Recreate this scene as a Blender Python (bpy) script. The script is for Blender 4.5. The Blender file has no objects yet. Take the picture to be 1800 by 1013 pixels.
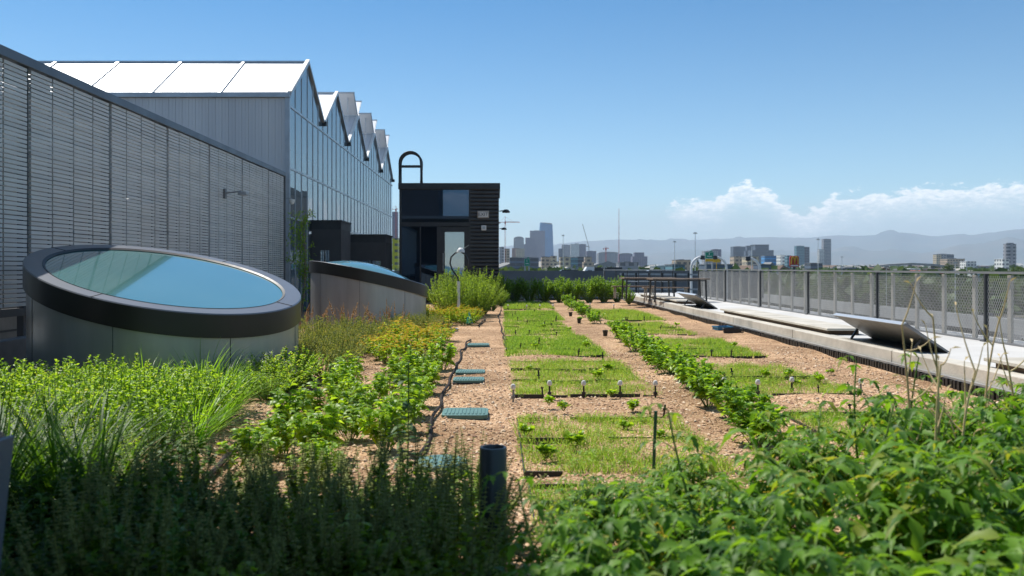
import bpy, math, random
import numpy as np
from mathutils import Vector, Matrix
random.seed(7); RNG = np.random.default_rng(7)
SC = bpy.context.scene; COL = SC.collection
R = math.radians; PI = math.pi
EYE = 1.4; FPX = 1500.0; VX = 875.0; VY = 470.0
def G(px, py, z=0.0):                      # point of a level surface seen at a photo pixel (real metres)
    y = (EYE - z) * FPX / (py - VY); return Vector(((px - VX) / FPX * y, y, z))
def P(px, py, d):                          # point at distance d
    return Vector(((px - VX) / FPX * d, d, EYE + (VY - py) / FPX * d))

# ------------------------------------------------------------------ camera, sky, sun, exposure
cam = bpy.data.cameras.new('camera'); cob = bpy.data.objects.new('camera', cam); COL.objects.link(cob); SC.camera = cob
cam.sensor_width = 36; cam.lens = 30; cam.clip_start = 0.05; cam.clip_end = 60000
cob.location = (0, 0, EYE); cob.rotation_euler = (R(90), 0, 0)
cam.shift_x = 25 / 1800; cam.shift_y = -36.5 / 1800
cam.dof.use_dof = True; cam.dof.focus_distance = 13.0; cam.dof.aperture_fstop = 2.8
SUN_EL = R(57); SUN_AZ = R(-42)            # azimuth clockwise from +Y: the sun stands ahead to the left
sd = Vector((math.sin(SUN_AZ) * math.cos(SUN_EL), math.cos(SUN_AZ) * math.cos(SUN_EL), math.sin(SUN_EL)))
sl = bpy.data.lights.new('sun', 'SUN'); sl.energy = 4.3; sl.angle = R(0.5); sl.color = (1.0, 0.955, 0.89)
so = bpy.data.objects.new('sun', sl); COL.objects.link(so); so.rotation_euler = sd.to_track_quat('Z', 'Y').to_euler(); so.location = sd * 50
SC.view_settings.view_transform = 'Standard'; SC.view_settings.look = 'None'; SC.view_settings.gamma = 1
SC.view_settings.use_curve_mapping = False; SC.view_settings.exposure = 0.5
cy = SC.cycles; cy.use_denoising = True; cy.max_bounces = 7; cy.diffuse_bounces = 3; cy.glossy_bounces = 4
cy.transmission_bounces = 4; cy.transparent_max_bounces = 16; cy.volume_bounces = 1
cy.sample_clamp_indirect = 6; cy.caustics_reflective = False; cy.caustics_refractive = False
W = bpy.data.worlds.new('World'); SC.world = W; W.use_nodes = True
wn, wl = W.node_tree.nodes, W.node_tree.links; wn.clear()
def wnode(t, **k):
    n = wn.new(t)
    for a, b in k.items(): setattr(n, a, b)
    return n
def wmath(op, a, b=None, c=None, clamp=False):
    n = wnode('ShaderNodeMath', operation=op, use_clamp=clamp)
    for i, v in enumerate((a, b, c)):
        if v is None: continue
        if isinstance(v, (int, float)): n.inputs[i].default_value = v
        else: wl.new(v, n.inputs[i])
    return n.outputs[0]
wo = wnode('ShaderNodeOutputWorld'); sky = wnode('ShaderNodeTexSky', sky_type='NISHITA', sun_disc=False)
sky.sun_elevation = SUN_EL; sky.sun_rotation = SUN_AZ; sky.altitude = 1600; sky.air_density = 1.0; sky.dust_density = 0.35; sky.ozone_density = 2.2
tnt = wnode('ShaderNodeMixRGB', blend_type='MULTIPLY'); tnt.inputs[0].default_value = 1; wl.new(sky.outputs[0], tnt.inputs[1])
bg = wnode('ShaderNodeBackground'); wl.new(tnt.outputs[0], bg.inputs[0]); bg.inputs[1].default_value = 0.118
# clouds as part of the sky: noise over azimuth / elevation of the view direction
tc = wnode('ShaderNodeTexCoord'); sx = wnode('ShaderNodeSeparateXYZ'); wl.new(tc.outputs['Generated'], sx.inputs[0])
az = wmath('ARCTAN2', sx.outputs[0], sx.outputs[1]); el = wmath('ARCSINE', sx.outputs[2])
azd = wmath('MULTIPLY', az, 57.2958); eld = wmath('MULTIPLY', el, 57.2958)
cv = wnode('ShaderNodeCombineXYZ'); wl.new(azd, cv.inputs[0]); wl.new(wmath('MULTIPLY', eld, 2.4), cv.inputs[1])
def wnoise(scale, det, rough, zoff=0.0, dist=0.0):
    m = wnode('ShaderNodeMapping'); wl.new(cv.outputs[0], m.inputs[0]); m.inputs['Location'].default_value = (zoff, zoff * .37, zoff)
    n = wnode('ShaderNodeTexNoise'); wl.new(m.outputs[0], n.inputs['Vector'])
    n.inputs['Scale'].default_value = scale; n.inputs['Detail'].default_value = det; n.inputs['Roughness'].default_value = rough; n.inputs['Distortion'].default_value = dist
    return n.outputs[0]
def gauss(a0, e0, wa, we, flat=0.0):       # soft blob in azimuth/elevation, optional flat base below e0
    da = wmath('DIVIDE', wmath('SUBTRACT', azd, a0), wa); de = wmath('DIVIDE', wmath('SUBTRACT', eld, e0), we)
    s = wmath('ADD', wmath('POWER', wmath('ABSOLUTE', da), 2), wmath('POWER', wmath('ABSOLUTE', de), 2))
    return wmath('SUBTRACT', 1.0, s, clamp=True)
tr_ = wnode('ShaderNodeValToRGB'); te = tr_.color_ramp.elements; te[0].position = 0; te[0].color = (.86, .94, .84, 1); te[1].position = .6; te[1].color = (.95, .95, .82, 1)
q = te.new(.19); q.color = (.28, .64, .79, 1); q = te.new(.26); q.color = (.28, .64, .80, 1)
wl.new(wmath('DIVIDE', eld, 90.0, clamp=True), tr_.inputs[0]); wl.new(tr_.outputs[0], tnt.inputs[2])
azc = wmath('MINIMUM', wmath('ABSOLUTE', azd), 34.0)
n1 = wnoise(1.1, 10, .62, 3.0, .15); n2 = wnoise(0.22, 6, 0.55, 11.0); n3 = wnoise(.38, 5, .6, 23.0); n4 = wnoise(2.2, 9, .68, 31.0)
T = wmath('ADD', wmath('MULTIPLY', wmath('SUBTRACT', azc, 18.0), .055), 4.2)
T = wmath('ADD', T, wmath('MULTIPLY', wmath('SUBTRACT', n3, .5), 1.6)); T = wmath('ADD', T, wmath('MULTIPLY', wmath('SUBTRACT', n1, .5), 2.3))
T = wmath('ADD', T, wmath('MULTIPLY', gauss(16.6, 5.2, 1.9, 60.0), 1.35)); T = wmath('ADD', T, wmath('MULTIPLY', gauss(13.6, 5.2, 3.2, 60.0), .55))
T = wmath('SUBTRACT', T, wmath('MULTIPLY', wmath('SUBTRACT', 12.2, azd, clamp=False), .55)) if False else wmath('SUBTRACT', T, wmath('MULTIPLY', gauss(19.9, 5.2, 1.6, 60.0), .8))
dd = wmath('SUBTRACT', T, eld)
edge = wmath('MULTIPLY', dd, 3.6, clamp=True); fade = wmath('SUBTRACT', 1.0, wmath('DIVIDE', dd, 2.3), clamp=True)
cm = wmath('MULTIPLY', wmath('MULTIPLY', edge, fade), wmath('ADD', .45, wmath('MULTIPLY', n4, 1.5)), clamp=True)
cm = wmath('MULTIPLY', cm, wmath('DIVIDE', wmath('SUBTRACT', wmath('ADD', azc, wmath('MULTIPLY', wmath('SUBTRACT', n1, .5), 6.0)), 10.8), 1.6, clamp=True), clamp=True)
veil = wmath('MULTIPLY', wmath('SUBTRACT', 1.0, wmath('DIVIDE', wmath('ABSOLUTE', wmath('SUBTRACT', eld, 1.6)), 3.0), clamp=True), wmath('MULTIPLY', wmath('ADD', wmath('MULTIPLY', n2, .8), wmath('MULTIPLY', n4, .8)), 1.15, clamp=True))
right = wmath('ADD', .45, wmath('MULTIPLY', azd, .025), clamp=True)
veil = wmath('MULTIPLY', veil, right, clamp=True)
ramp = wnode('ShaderNodeValToRGB'); wl.new(wmath('ADD', wmath('MULTIPLY', fade, .55), wmath('MULTIPLY', wmath('SUBTRACT', n4, .42), 1.5)), ramp.inputs[0])
ramp.color_ramp.elements[0].position = .25; ramp.color_ramp.elements[0].color = (.64, .69, .73, 1)
ramp.color_ramp.elements[1].position = .78; ramp.color_ramp.elements[1].color = (1.0, .98, .94, 1)
bc = wnode('ShaderNodeBackground'); wl.new(ramp.outputs[0], bc.inputs[0]); bc.inputs[1].default_value = 1.12
bv = wnode('ShaderNodeBackground'); bv.inputs[0].default_value = (.50, .56, .60, 1); bv.inputs[1].default_value = 0.9
mx1 = wnode('ShaderNodeMixShader'); wl.new(veil, mx1.inputs[0]); wl.new(bg.outputs[0], mx1.inputs[1]); wl.new(bv.outputs[0], mx1.inputs[2])
mx2 = wnode('ShaderNodeMixShader'); wl.new(wmath('MULTIPLY', cm, .88), mx2.inputs[0]); wl.new(mx1.outputs[0], mx2.inputs[1]); wl.new(bc.outputs[0], mx2.inputs[2])
wl.new(mx2.outputs[0], wo.inputs[0])

# ------------------------------------------------------------------ object helpers
def tag(o, label=None, cat=None, group=None, kind=None):
    if label: o['label'] = label
    if cat: o['category'] = cat
    if group: o['group'] = group
    if kind: o['kind'] = kind
    return o
def empty(name, loc=(0, 0, 0), rz=0, label=None, cat=None, group=None):
    o = bpy.data.objects.new(name, None); COL.objects.link(o); o.location = loc; o.rotation_euler = (0, 0, rz)
    o.empty_display_size = .1
    return tag(o, label, cat, group)
class MB:
    def __init__(s): s.v = []; s.f = []; s.m = []; s.k = 0
    def add(s, vs, fs, m=None):
        b = len(s.v); s.v += [tuple(v) for v in vs]; s.f += [tuple(b + i for i in f) for f in fs]; s.m += [s.k if m is None else m] * len(fs)
    def box(s, x0, x1, y0, y1, z0, z1, M=None, m=None):
        vs = [Vector((x, y, z)) for z in (z0, z1) for (x, y) in ((x0, y0), (x1, y0), (x1, y1), (x0, y1))]
        if M is not None: vs = [M @ v for v in vs]
        s.add(vs, [(3, 2, 1, 0), (4, 5, 6, 7), (0, 1, 5, 4), (1, 2, 6, 5), (2, 3, 7, 6), (3, 0, 4, 7)], m); return s
    def bar(s, a, b, w, h=None, m=None):   # rectangular bar between two points
        a, b = Vector(a), Vector(b); d = b - a; L = d.length; h = h or w
        q = d.to_track_quat('X', 'Z').to_matrix().to_4x4(); M = Matrix.Translation(a) @ q
        return s.box(0, L, -w / 2, w / 2, -h / 2, h / 2, M, m)
    def tube(s, pts, r, n=8, m=None, caps=True):
        pts = [Vector(p) for p in pts]; rs = r if isinstance(r, (list, tuple)) else [r] * len(pts)
        vs = []; N = len(pts); ref = Vector((0, 0, 1))
        if abs((pts[-1] - pts[0]).normalized().z) > .8: ref = Vector((1, 0, 0))
        for i, p in enumerate(pts):
            d = (pts[min(i + 1, N - 1)] - pts[max(i - 1, 0)]).normalized()
            u = d.cross(ref)
            if u.length < 1e-4: u = d.cross(Vector((0, 1, 0)))
            u.normalize(); w = d.cross(u)
            for k in range(n):
                a = 2 * PI * k / n; vs.append(p + (u * math.cos(a) + w * math.sin(a)) * rs[i])
        fs = [(i * n + k, i * n + (k + 1) % n, (i + 1) * n + (k + 1) % n, (i + 1) * n + k) for i in range(N - 1) for k in range(n)]
        if caps: fs += [tuple(reversed(range(n))), tuple((N - 1) * n + k for k in range(n))]
        s.add(vs, fs, m); return s
    def lathe(s, prof, n=24, M=None, m=None):
        vs = []
        for r, z in prof:
            for k in range(n): vs.append(Vector((r * math.cos(2 * PI * k / n), r * math.sin(2 * PI * k / n), z)))
        if M is not None: vs = [M @ v for v in vs]
        fs = [(i * n + k, i * n + (k + 1) % n, (i + 1) * n + (k + 1) % n, (i + 1) * n + k) for i in range(len(prof) - 1) for k in range(n)]
        s.add(vs, fs, m); return s
    def prism(s, poly, a0, a1, axis='y', m=None):  # poly in the other two axes
        n = len(poly); mk = {'y': lambda p, a: (p[0], a, p[1]), 'x': lambda p, a: (a, p[0], p[1]), 'z': lambda p, a: (p[0], p[1], a)}[axis]
        vs = [mk(p, a0) for p in poly] + [mk(p, a1) for p in poly]
        s.add(vs, [tuple(range(n)), tuple(reversed(range(n, 2 * n)))] + [(i, i + n, (i + 1) % n + n, (i + 1) % n) for i in range(n)], m); return s
    def mesh(s, name, mats, smooth=False):
        me = bpy.data.meshes.new(name); me.from_pydata(s.v, [], s.f)
        for mt in (mats if isinstance(mats, (list, tuple)) else [mats]): me.materials.append(mt)
        me.polygons.foreach_set('material_index', s.m)
        if smooth: me.polygons.foreach_set('use_smooth', [True] * len(s.f))
        me.update(); return me
    def build(s, name, mats, parent=None, smooth=False, bevel=0, loc=None):
        o = bpy.data.objects.new(name, s.mesh(name, mats, smooth)); COL.objects.link(o)
        if parent: o.parent = parent
        if loc is not None: o.location = loc
        if bevel:
            b = o.modifiers.new('bevel', 'BEVEL'); b.width = bevel; b.segments = 2; b.limit_method = 'ANGLE'; b.angle_limit = R(40)
        if smooth:
            try:
                for e in o.data.edges: pass
                o.data.set_sharp_from_angle(angle=R(40))
            except Exception: pass
        return o
def place(name, me, parent=None, loc=(0, 0, 0), rz=0, sc=1):
    o = bpy.data.objects.new(name, me); COL.objects.link(o); o.parent = parent; o.location = loc; o.rotation_euler = (0, 0, rz); o.scale = (sc,) * 3; return o

# ------------------------------------------------------------------ materials
def newmat(name):
    m = bpy.data.materials.new(name); m.use_nodes = True; nt = m.node_tree; nt.nodes.clear(); return m, nt.nodes, nt.links
def pm(name, c1, c2=None, scale=4, rough=.6, metal=0, bump=0, bscale=None, detail=5, stretch=(1, 1, 1), spec=.5, rv=.1, lo=.35, hi=.65, coat=0, hue=0):
    m, n, l = newmat(name); out = n.new('ShaderNodeOutputMaterial'); p = n.new('ShaderNodeBsdfPrincipled'); l.new(p.outputs[0], out.inputs[0])
    t = n.new('ShaderNodeTexCoord'); mp = n.new('ShaderNodeMapping'); l.new(t.outputs['Object'], mp.inputs[0]); mp.inputs['Scale'].default_value = stretch
    nz = n.new('ShaderNodeTexNoise'); l.new(mp.outputs[0], nz.inputs['Vector']); nz.inputs['Scale'].default_value = scale; nz.inputs['Detail'].default_value = detail; nz.inputs['Roughness'].default_value = .6
    c2 = c2 or tuple(x * .78 for x in c1)
    r = n.new('ShaderNodeValToRGB'); l.new(nz.outputs[0], r.inputs[0]); r.color_ramp.elements[0].position = lo; r.color_ramp.elements[1].position = hi
    r.color_ramp.elements[0].color = (*c1, 1); r.color_ramp.elements[1].color = (*c2, 1); l.new(r.outputs[0], p.inputs['Base Color'])
    mr = n.new('ShaderNodeMapRange'); l.new(nz.outputs[0], mr.inputs[0]); mr.inputs['To Min'].default_value = max(0, rough - rv); mr.inputs['To Max'].default_value = min(1, rough + rv); l.new(mr.outputs[0], p.inputs['Roughness'])
    p.inputs['Metallic'].default_value = metal; p.inputs['Specular IOR Level'].default_value = spec; p.inputs['Coat Weight'].default_value = coat
    if bump:
        b = n.new('ShaderNodeBump'); nb = n.new('ShaderNodeTexNoise'); l.new(mp.outputs[0], nb.inputs['Vector']); nb.inputs['Scale'].default_value = bscale or scale * 6; nb.inputs['Detail'].default_value = 4
        b.inputs['Strength'].default_value = bump; b.inputs['Distance'].default_value = .02; l.new(nb.outputs[0], b.inputs['Height']); l.new(b.outputs[0], p.inputs['Normal'])
    return m
def leafmat(name, dark, light, trans=.4, rough=.42, tcol=None, third=None):
    g_ = 1.0 if tcol else 1.3; dark, light = [tuple(x * g_ for x in c) for c in (dark, light)]
    m, n, l = newmat(name); out = n.new('ShaderNodeOutputMaterial'); p = n.new('ShaderNodeBsdfPrincipled')
    at = n.new('ShaderNodeAttribute'); at.attribute_name = 'v'; oi = n.new('ShaderNodeObjectInfo')
    ad = n.new('ShaderNodeMath'); ad.operation = 'MULTIPLY_ADD'; l.new(oi.outputs['Random'], ad.inputs[0]); ad.inputs[1].default_value = .3; l.new(at.outputs['Fac'], ad.inputs[2])
    sb = n.new('ShaderNodeMath'); sb.operation = 'SUBTRACT'; l.new(ad.outputs[0], sb.inputs[0]); sb.inputs[1].default_value = .15
    r = n.new('ShaderNodeValToRGB'); l.new(sb.outputs[0], r.inputs[0]); e = r.color_ramp.elements
    e[0].position = 0; e[0].color = (*dark, 1); e[1].position = .9 if third else 1; e[1].color = (*light, 1)
    if third: q = e.new(1.0); q.color = (*third, 1)
    l.new(r.outputs[0], p.inputs['Base Color']); p.inputs['Roughness'].default_value = rough; p.inputs['Specular IOR Level'].default_value = .28
    t = n.new('ShaderNodeBsdfTranslucent'); mc = n.new('ShaderNodeMixRGB'); mc.blend_type = 'MULTIPLY'; mc.inputs[0].default_value = 1; l.new(r.outputs[0], mc.inputs[1]); mc.inputs[2].default_value = (*(tcol or (2.6, 2.3, .8)), 1)
    l.new(mc.outputs[0], t.inputs[0]); mx = n.new('ShaderNodeMixShader'); mx.inputs[0].default_value = trans
    l.new(p.outputs[0], mx.inputs[1]); l.new(t.outputs[0], mx.inputs[2]); l.new(mx.outputs[0], out.inputs[0]); return m
def glassmat(name, tint, clear=.25, rough=.02, refl=(1, 1, 1), body=None, ior=1.5):
    m, n, l = newmat(name); out = n.new('ShaderNodeOutputMaterial'); fr = n.new('ShaderNodeFresnel'); fr.inputs[0].default_value = ior
    g = n.new('ShaderNodeBsdfGlossy'); g.inputs[0].default_value = (*refl, 1); g.inputs['Roughness'].default_value = rough
    t = n.new('ShaderNodeBsdfTransparent'); t.inputs[0].default_value = (*tint, 1)
    d = n.new('ShaderNodeBsdfDiffuse'); d.inputs[0].default_value = (*(body or tint), 1)
    a = n.new('ShaderNodeMixShader'); a.inputs[0].default_value = clear; l.new(d.outputs[0], a.inputs[1]); l.new(t.outputs[0], a.inputs[2])
    b = n.new('ShaderNodeMixShader'); l.new(fr.outputs[0], b.inputs[0]); l.new(a.outputs[0], b.inputs[1]); l.new(g.outputs[0], b.inputs[2]); l.new(b.outputs[0], out.inputs[0]); return m
def facade(name, wall, win, sx, sz, frac=.55, rough=.6, gloss=.25, band=False):
    k_ = sum(wall) / 3; wall = tuple(max(.02, min(.85, (k_ + (c - k_) * 1.5) * 1.3)) for c in wall); win = tuple(c * 1.2 for c in win)   # wall with regular window openings, for towers kilometres away
    m, n, l = newmat(name); out = n.new('ShaderNodeOutputMaterial'); p = n.new('ShaderNodeBsdfPrincipled'); l.new(p.outputs[0], out.inputs[0])
    t = n.new('ShaderNodeTexCoord'); s = n.new('ShaderNodeSeparateXYZ'); l.new(t.outputs['Object'], s.inputs[0])
    def mt(op, a, b=None):
        q = n.new('ShaderNodeMath'); q.operation = op
        for i, v in enumerate((a, b)):
            if v is None: continue
            if isinstance(v, (int, float)): q.inputs[i].default_value = v
            else: l.new(v, q.inputs[i])
        return q.outputs[0]
    hx = mt('ADD', s.outputs[0], s.outputs[1])
    fx = mt('LESS_THAN', mt('FRACT', mt('DIVIDE', hx, sx)), .97 if band else .62); fz = mt('LESS_THAN', mt('FRACT', mt('DIVIDE', s.outputs[2], sz)), frac)
    mk = mt('MULTIPLY', fx, fz); nz = n.new('ShaderNodeTexNoise'); l.new(t.outputs['Object'], nz.inputs['Vector']); nz.inputs['Scale'].default_value = .05
    ms = n.new('ShaderNodeMixRGB'); l.new(mk, ms.inputs[0]); ms.inputs[1].default_value = (*wall, 1); ms.inputs[2].default_value = (*win, 1)
    mv = n.new('ShaderNodeMixRGB'); mv.blend_type = 'MULTIPLY'; mv.inputs[0].default_value = .35; l.new(ms.outputs[0], mv.inputs[1]); l.new(nz.outputs[0], mv.inputs[2]); l.new(mv.outputs[0], p.inputs['Base Color'])
    rr = n.new('ShaderNodeMapRange'); l.new(mk, rr.inputs[0]); rr.inputs['To Min'].default_value = rough; rr.inputs['To Max'].default_value = gloss; l.new(rr.outputs[0], p.inputs['Roughness'])
    return m
M = {}
M['conc'] = pm('pale_concrete', (.62, .58, .50), (.42, .39, .33), 1.6, .85, bump=.25, bscale=40, detail=8)
M['terr'] = pm('terrace_paving', (.60, .59, .565), (.50, .49, .47), .9, .8, bump=.12, bscale=60, detail=8)
M['white'] = pm('white_paint', (.78, .78, .76), (.66, .66, .64), 2, .5)
M['steel'] = pm('galvanised_steel', (.46, .47, .48), (.34, .35, .36), 5, .45, metal=.55)
M['alu'] = pm('aluminium', (.52, .55, .58), (.42, .45, .48), 3, .38, metal=.6)
M['dark'] = pm('dark_metal', (.035, .038, .042), (.025, .027, .03), 4, .45)
M['black'] = pm('black_plastic', (.014, .014, .015), (.025, .025, .025), 12, .5)
M['grey'] = pm('grey_metal', (.23, .235, .24), (.18, .185, .19), 3, .5, metal=.2)
M['slat'] = pm('screen_slat', (.64, .63, .605), (.53, .525, .51), 1.5, .5, metal=.1, stretch=(1, .3, 6))
M['scap'] = pm('screen_cap', (.13, .155, .19), (.105, .125, .155), 1.2, .45, metal=.2)
M['spost'] = pm('screen_post', (.045, .052, .062), None, 2, .5)
M['drum'] = pm('drum_metal', (.42, .42, .42), (.33, .33, .325), 1.2, .34, metal=.4, rv=.08, stretch=(2.5, 2.5, .35), detail=8)
M['band'] = pm('band_metal', (.034, .031, .028), (.026, .024, .022), 1, .3, metal=.3, rv=.05)
M['rim'] = pm('rim_metal', (.20, .21, .235), (.165, .175, .195), 1, .34, metal=.4, rv=.05)
M['tan'] = pm('tan_post', (.42, .39, .34), (.33, .31, .27), 3, .6)
M['wood'] = pm('weathered_wood', (.27, .20, .15), (.17, .125, .09), 3, .75, stretch=(1, 12, 1), bump=.2)
M['lid'] = pm('green_lid', (.115, .235, .21), (.085, .185, .165), 6, .5, bump=.1)
M['teal'] = pm('teal_plastic', (.03, .42, .45), None, 6, .4)
M['blue'] = pm('blue_plastic', (.03, .19, .36), None, 6, .45)
M['hose'] = pm('black_hose', (.035, .024, .02), (.022, .016, .014), 9, .8, spec=.25)
M['pipe'] = pm('dark_pipe', (.035, .045, .05), (.028, .035, .04), 4, .38)
M['roofd'] = pm('roof_membrane', (.25, .25, .24), (.18, .18, .175), 1, .9)
M['wsheet'] = pm('polycarbonate', (.72, .74, .76), (.63, .65, .68), .5, .4, detail=8, stretch=(3, .5, .5))
M['bldg'] = pm('dark_cladding', (.06, .062, .065), None, 1, .6)
M['red'] = pm('red_paint', (.55, .045, .03), None, 3, .5)
M['yellow'] = pm('yellow_paint', (.8, .45, .02), None, 3, .5)
M['greens'] = pm('green_sign_face', (.0, .27, .17), (.0, .24, .15), 3, .5)
M['brown'] = pm('brown_board', (.13, .075, .04), None, 3, .7)
M['corr'] = pm('corrugated_siding', (.062, .065, .069), (.05, .052, .056), 2, .42, metal=.4)
M['bglass'] = glassmat('booth_glass', (.25, .3, .32), .35, .015, (.45, .66, .95), body=(.006, .012, .022), ior=2.2)
M['gglass'] = glassmat('greenhouse_glass', (.6, .72, .80), .6, .02, (.97, .99, 1), body=(.25, .36, .44), ior=3.4)
M['dglass'] = pm('skylight_glass', (.10, .25, .235), (.07, .21, .205), .6, .07, rv=.05, spec=.9, coat=1, detail=9)
# gravel soil
m, n, l = newmat('gravel_soil'); out = n.new('ShaderNodeOutputMaterial'); p = n.new('ShaderNodeBsdfPrincipled'); l.new(p.outputs[0], out.inputs[0])
t = n.new('ShaderNodeTexCoord'); v = n.new('ShaderNodeTexVoronoi'); l.new(t.outputs['Object'], v.inputs['Vector']); v.inputs['Scale'].default_value = 55
r = n.new('ShaderNodeValToRGB'); sp = n.new('ShaderNodeSeparateColor'); l.new(v.outputs['Color'], sp.inputs[0]); l.new(sp.outputs[0], r.inputs[0]); e = r.color_ramp.elements
e[0].color = (.24, .14, .085, 1); e[0].position = 0; e[1].color = (.74, .56, .375, 1); e[1].position = 1; q = e.new(.45); q.color = (.50, .315, .175, 1)
nz = n.new('ShaderNodeTexNoise'); l.new(t.outputs['Object'], nz.inputs['Vector']); nz.inputs['Scale'].default_value = .8; nz.inputs['Detail'].default_value = 8; nz.inputs['Roughness'].default_value = .65
mx = n.new('ShaderNodeMixRGB'); mx.blend_type = 'MULTIPLY'; rr = n.new('ShaderNodeValToRGB'); l.new(nz.outputs[0], rr.inputs[0]); rr.color_ramp.elements[0].position = .38; rr.color_ramp.elements[0].color = (.60, .55, .50, 1); rr.color_ramp.elements[1].position = .6; rr.color_ramp.elements[1].color = (1.08, 1.03, 1, 1)
mx.inputs[0].default_value = 1; l.new(r.outputs[0], mx.inputs[1]); l.new(rr.outputs[0], mx.inputs[2]); l.new(mx.outputs[0], p.inputs['Base Color']); p.inputs['Roughness'].default_value = .95; p.inputs['Specular IOR Level'].default_value = .2
b = n.new('ShaderNodeBump'); b.inputs['Strength'].default_value = .9; b.inputs['Distance'].default_value = .012; b.invert = True; l.new(v.outputs['Distance'], b.inputs['Height']); l.new(b.outputs[0], p.inputs['Normal'])
M['gravel'] = m
def pebmat():
    m, n, l = newmat('pebble'); out = n.new('ShaderNodeOutputMaterial'); p = n.new('ShaderNodeBsdfPrincipled'); l.new(p.outputs[0], out.inputs[0])
    at = n.new('ShaderNodeAttribute'); at.attribute_name = 'v'; r = n.new('ShaderNodeValToRGB'); l.new(at.outputs['Fac'], r.inputs[0]); e = r.color_ramp.elements
    e[0].color = (.24, .13, .08, 1); e[1].color = (.74, .59, .43, 1); q = e.new(.5); q.color = (.52, .335, .19, 1); l.new(r.outputs[0], p.inputs['Base Color']); p.inputs['Roughness'].default_value = .9; return m
M['peb'] = pebmat()
L = {}
L['basil'] = leafmat('basil_leaf', (.08, .165, .014), (.20, .33, .034), .42, .38)
L['basil2'] = leafmat('broad_leaf', (.09, .175, .014), (.23, .35, .036), .45, .4)
L['tomato'] = leafmat('tomato_leaf', (.026, .082, .011), (.13, .25, .026), .40, .5, third=(.24, .28, .05))
L['mint'] = leafmat('herb_leaf', (.10, .19, .018), (.25, .38, .05), .45, .45, third=(.38, .42, .16))
L['grass'] = leafmat('grass_blade', (.055, .14, .013), (.17, .32, .035), .45, .4)
L['turf'] = leafmat('seedling_blade', (.075, .17, .03), (.21, .33, .07), .4, .5, third=(.27, .31, .11))
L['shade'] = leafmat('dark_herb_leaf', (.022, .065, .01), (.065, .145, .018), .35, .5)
L['sage'] = leafmat('dry_herb_leaf', (.085, .12, .03), (.22, .24, .08), .35, .6, third=(.28, .22, .12))
L['hedge'] = leafmat('hedge_leaf', (.065, .14, .018), (.17, .28, .035), .4, .45)
L['fine'] = leafmat('fine_leaf', (.08, .15, .02), (.2, .29, .055), .4, .5)
L['tree'] = leafmat('tree_leaf', (.025, .05, .015), (.06, .10, .03), .25, .6)
L['yfl'] = leafmat('yellow_petal', (.55, .36, .02), (.8, .62, .03), .3, .5, tcol=(1, 1, .8))
L['ofl'] = leafmat('orange_seedhead', (.26, .16, .07), (.42, .27, .13), .3, .7, tcol=(1, .9, .7))
L['wfl'] = leafmat('pale_flower', (.45, .46, .36), (.72, .72, .66), .3, .6, tcol=(1, 1, 1))
L['spike'] = leafmat('flower_spike', (.14, .18, .04), (.32, .36, .10), .3, .7, tcol=(1.3, 1.2, .9))
L['stem'] = leafmat('green_stem', (.07, .13, .025), (.16, .24, .06), .1, .5)
L['dry'] = leafmat('dry_stem', (.62, .47, .25), (.78, .64, .38), .2, .7, tcol=(1, 1, .9))

# ------------------------------------------------------------------ leaf geometry (vectorised)
TEMP = {
 'ovate': (np.array([(0, 0, 0), (.33, .5, .12), (.33, 0, -.03), (.33, -.5, .12), (.7, .38, .1), (.7, 0, 0), (.7, -.38, .1), (1, 0, 0)]),
           [(0, 2, 1, 1), (0, 3, 2, 2), (1, 2, 5, 4), (2, 3, 6, 5), (4, 5, 7, 7), (5, 6, 7, 7)]),
 'small': (np.array([(0, 0, 0), (.5, .5, .15), (1, 0, 0), (.5, -.5, .15)]), [(0, 2, 1, 1), (0, 3, 2, 2)]),
 'blade': (np.array([(0, .5, 0), (0, -.5, 0), (.35, .5, 0), (.35, -.5, 0), (.7, .35, 0), (.7, -.35, 0), (1, 0, 0)]), [(0, 1, 3, 2), (2, 3, 5, 4), (4, 5, 6, 6)]),
 'tuft': (np.array([(0, .5, 0), (0, -.5, 0), (1, 0, 0)]), [(0, 1, 2, 2)]),
 'tooth': (np.array([(0, 0, 0), (.12, .28, .06), (.2, 0, -.02), (.12, -.28, .06), (.3, .5, .1), (.42, .30, .07), (.3, -.5, .1), (.42, -.30, .07), (.5, 0, 0), (.6, .42, .06), (.7, .2, .04), (.6, -.42, .06), (.7, -.2, .04), (1, 0, 0)]),
           [(0, 2, 1, 1), (0, 3, 2, 2), (1, 2, 5, 4), (2, 8, 5, 5), (3, 6, 7, 2), (2, 7, 8, 8), (5, 8, 10, 9), (7, 11, 12, 8), (8, 13, 10, 10), (8, 12, 13, 13)]),
}
def norm(a): return a / np.maximum(np.linalg.norm(a, axis=-1, keepdims=True), 1e-9)
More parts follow.
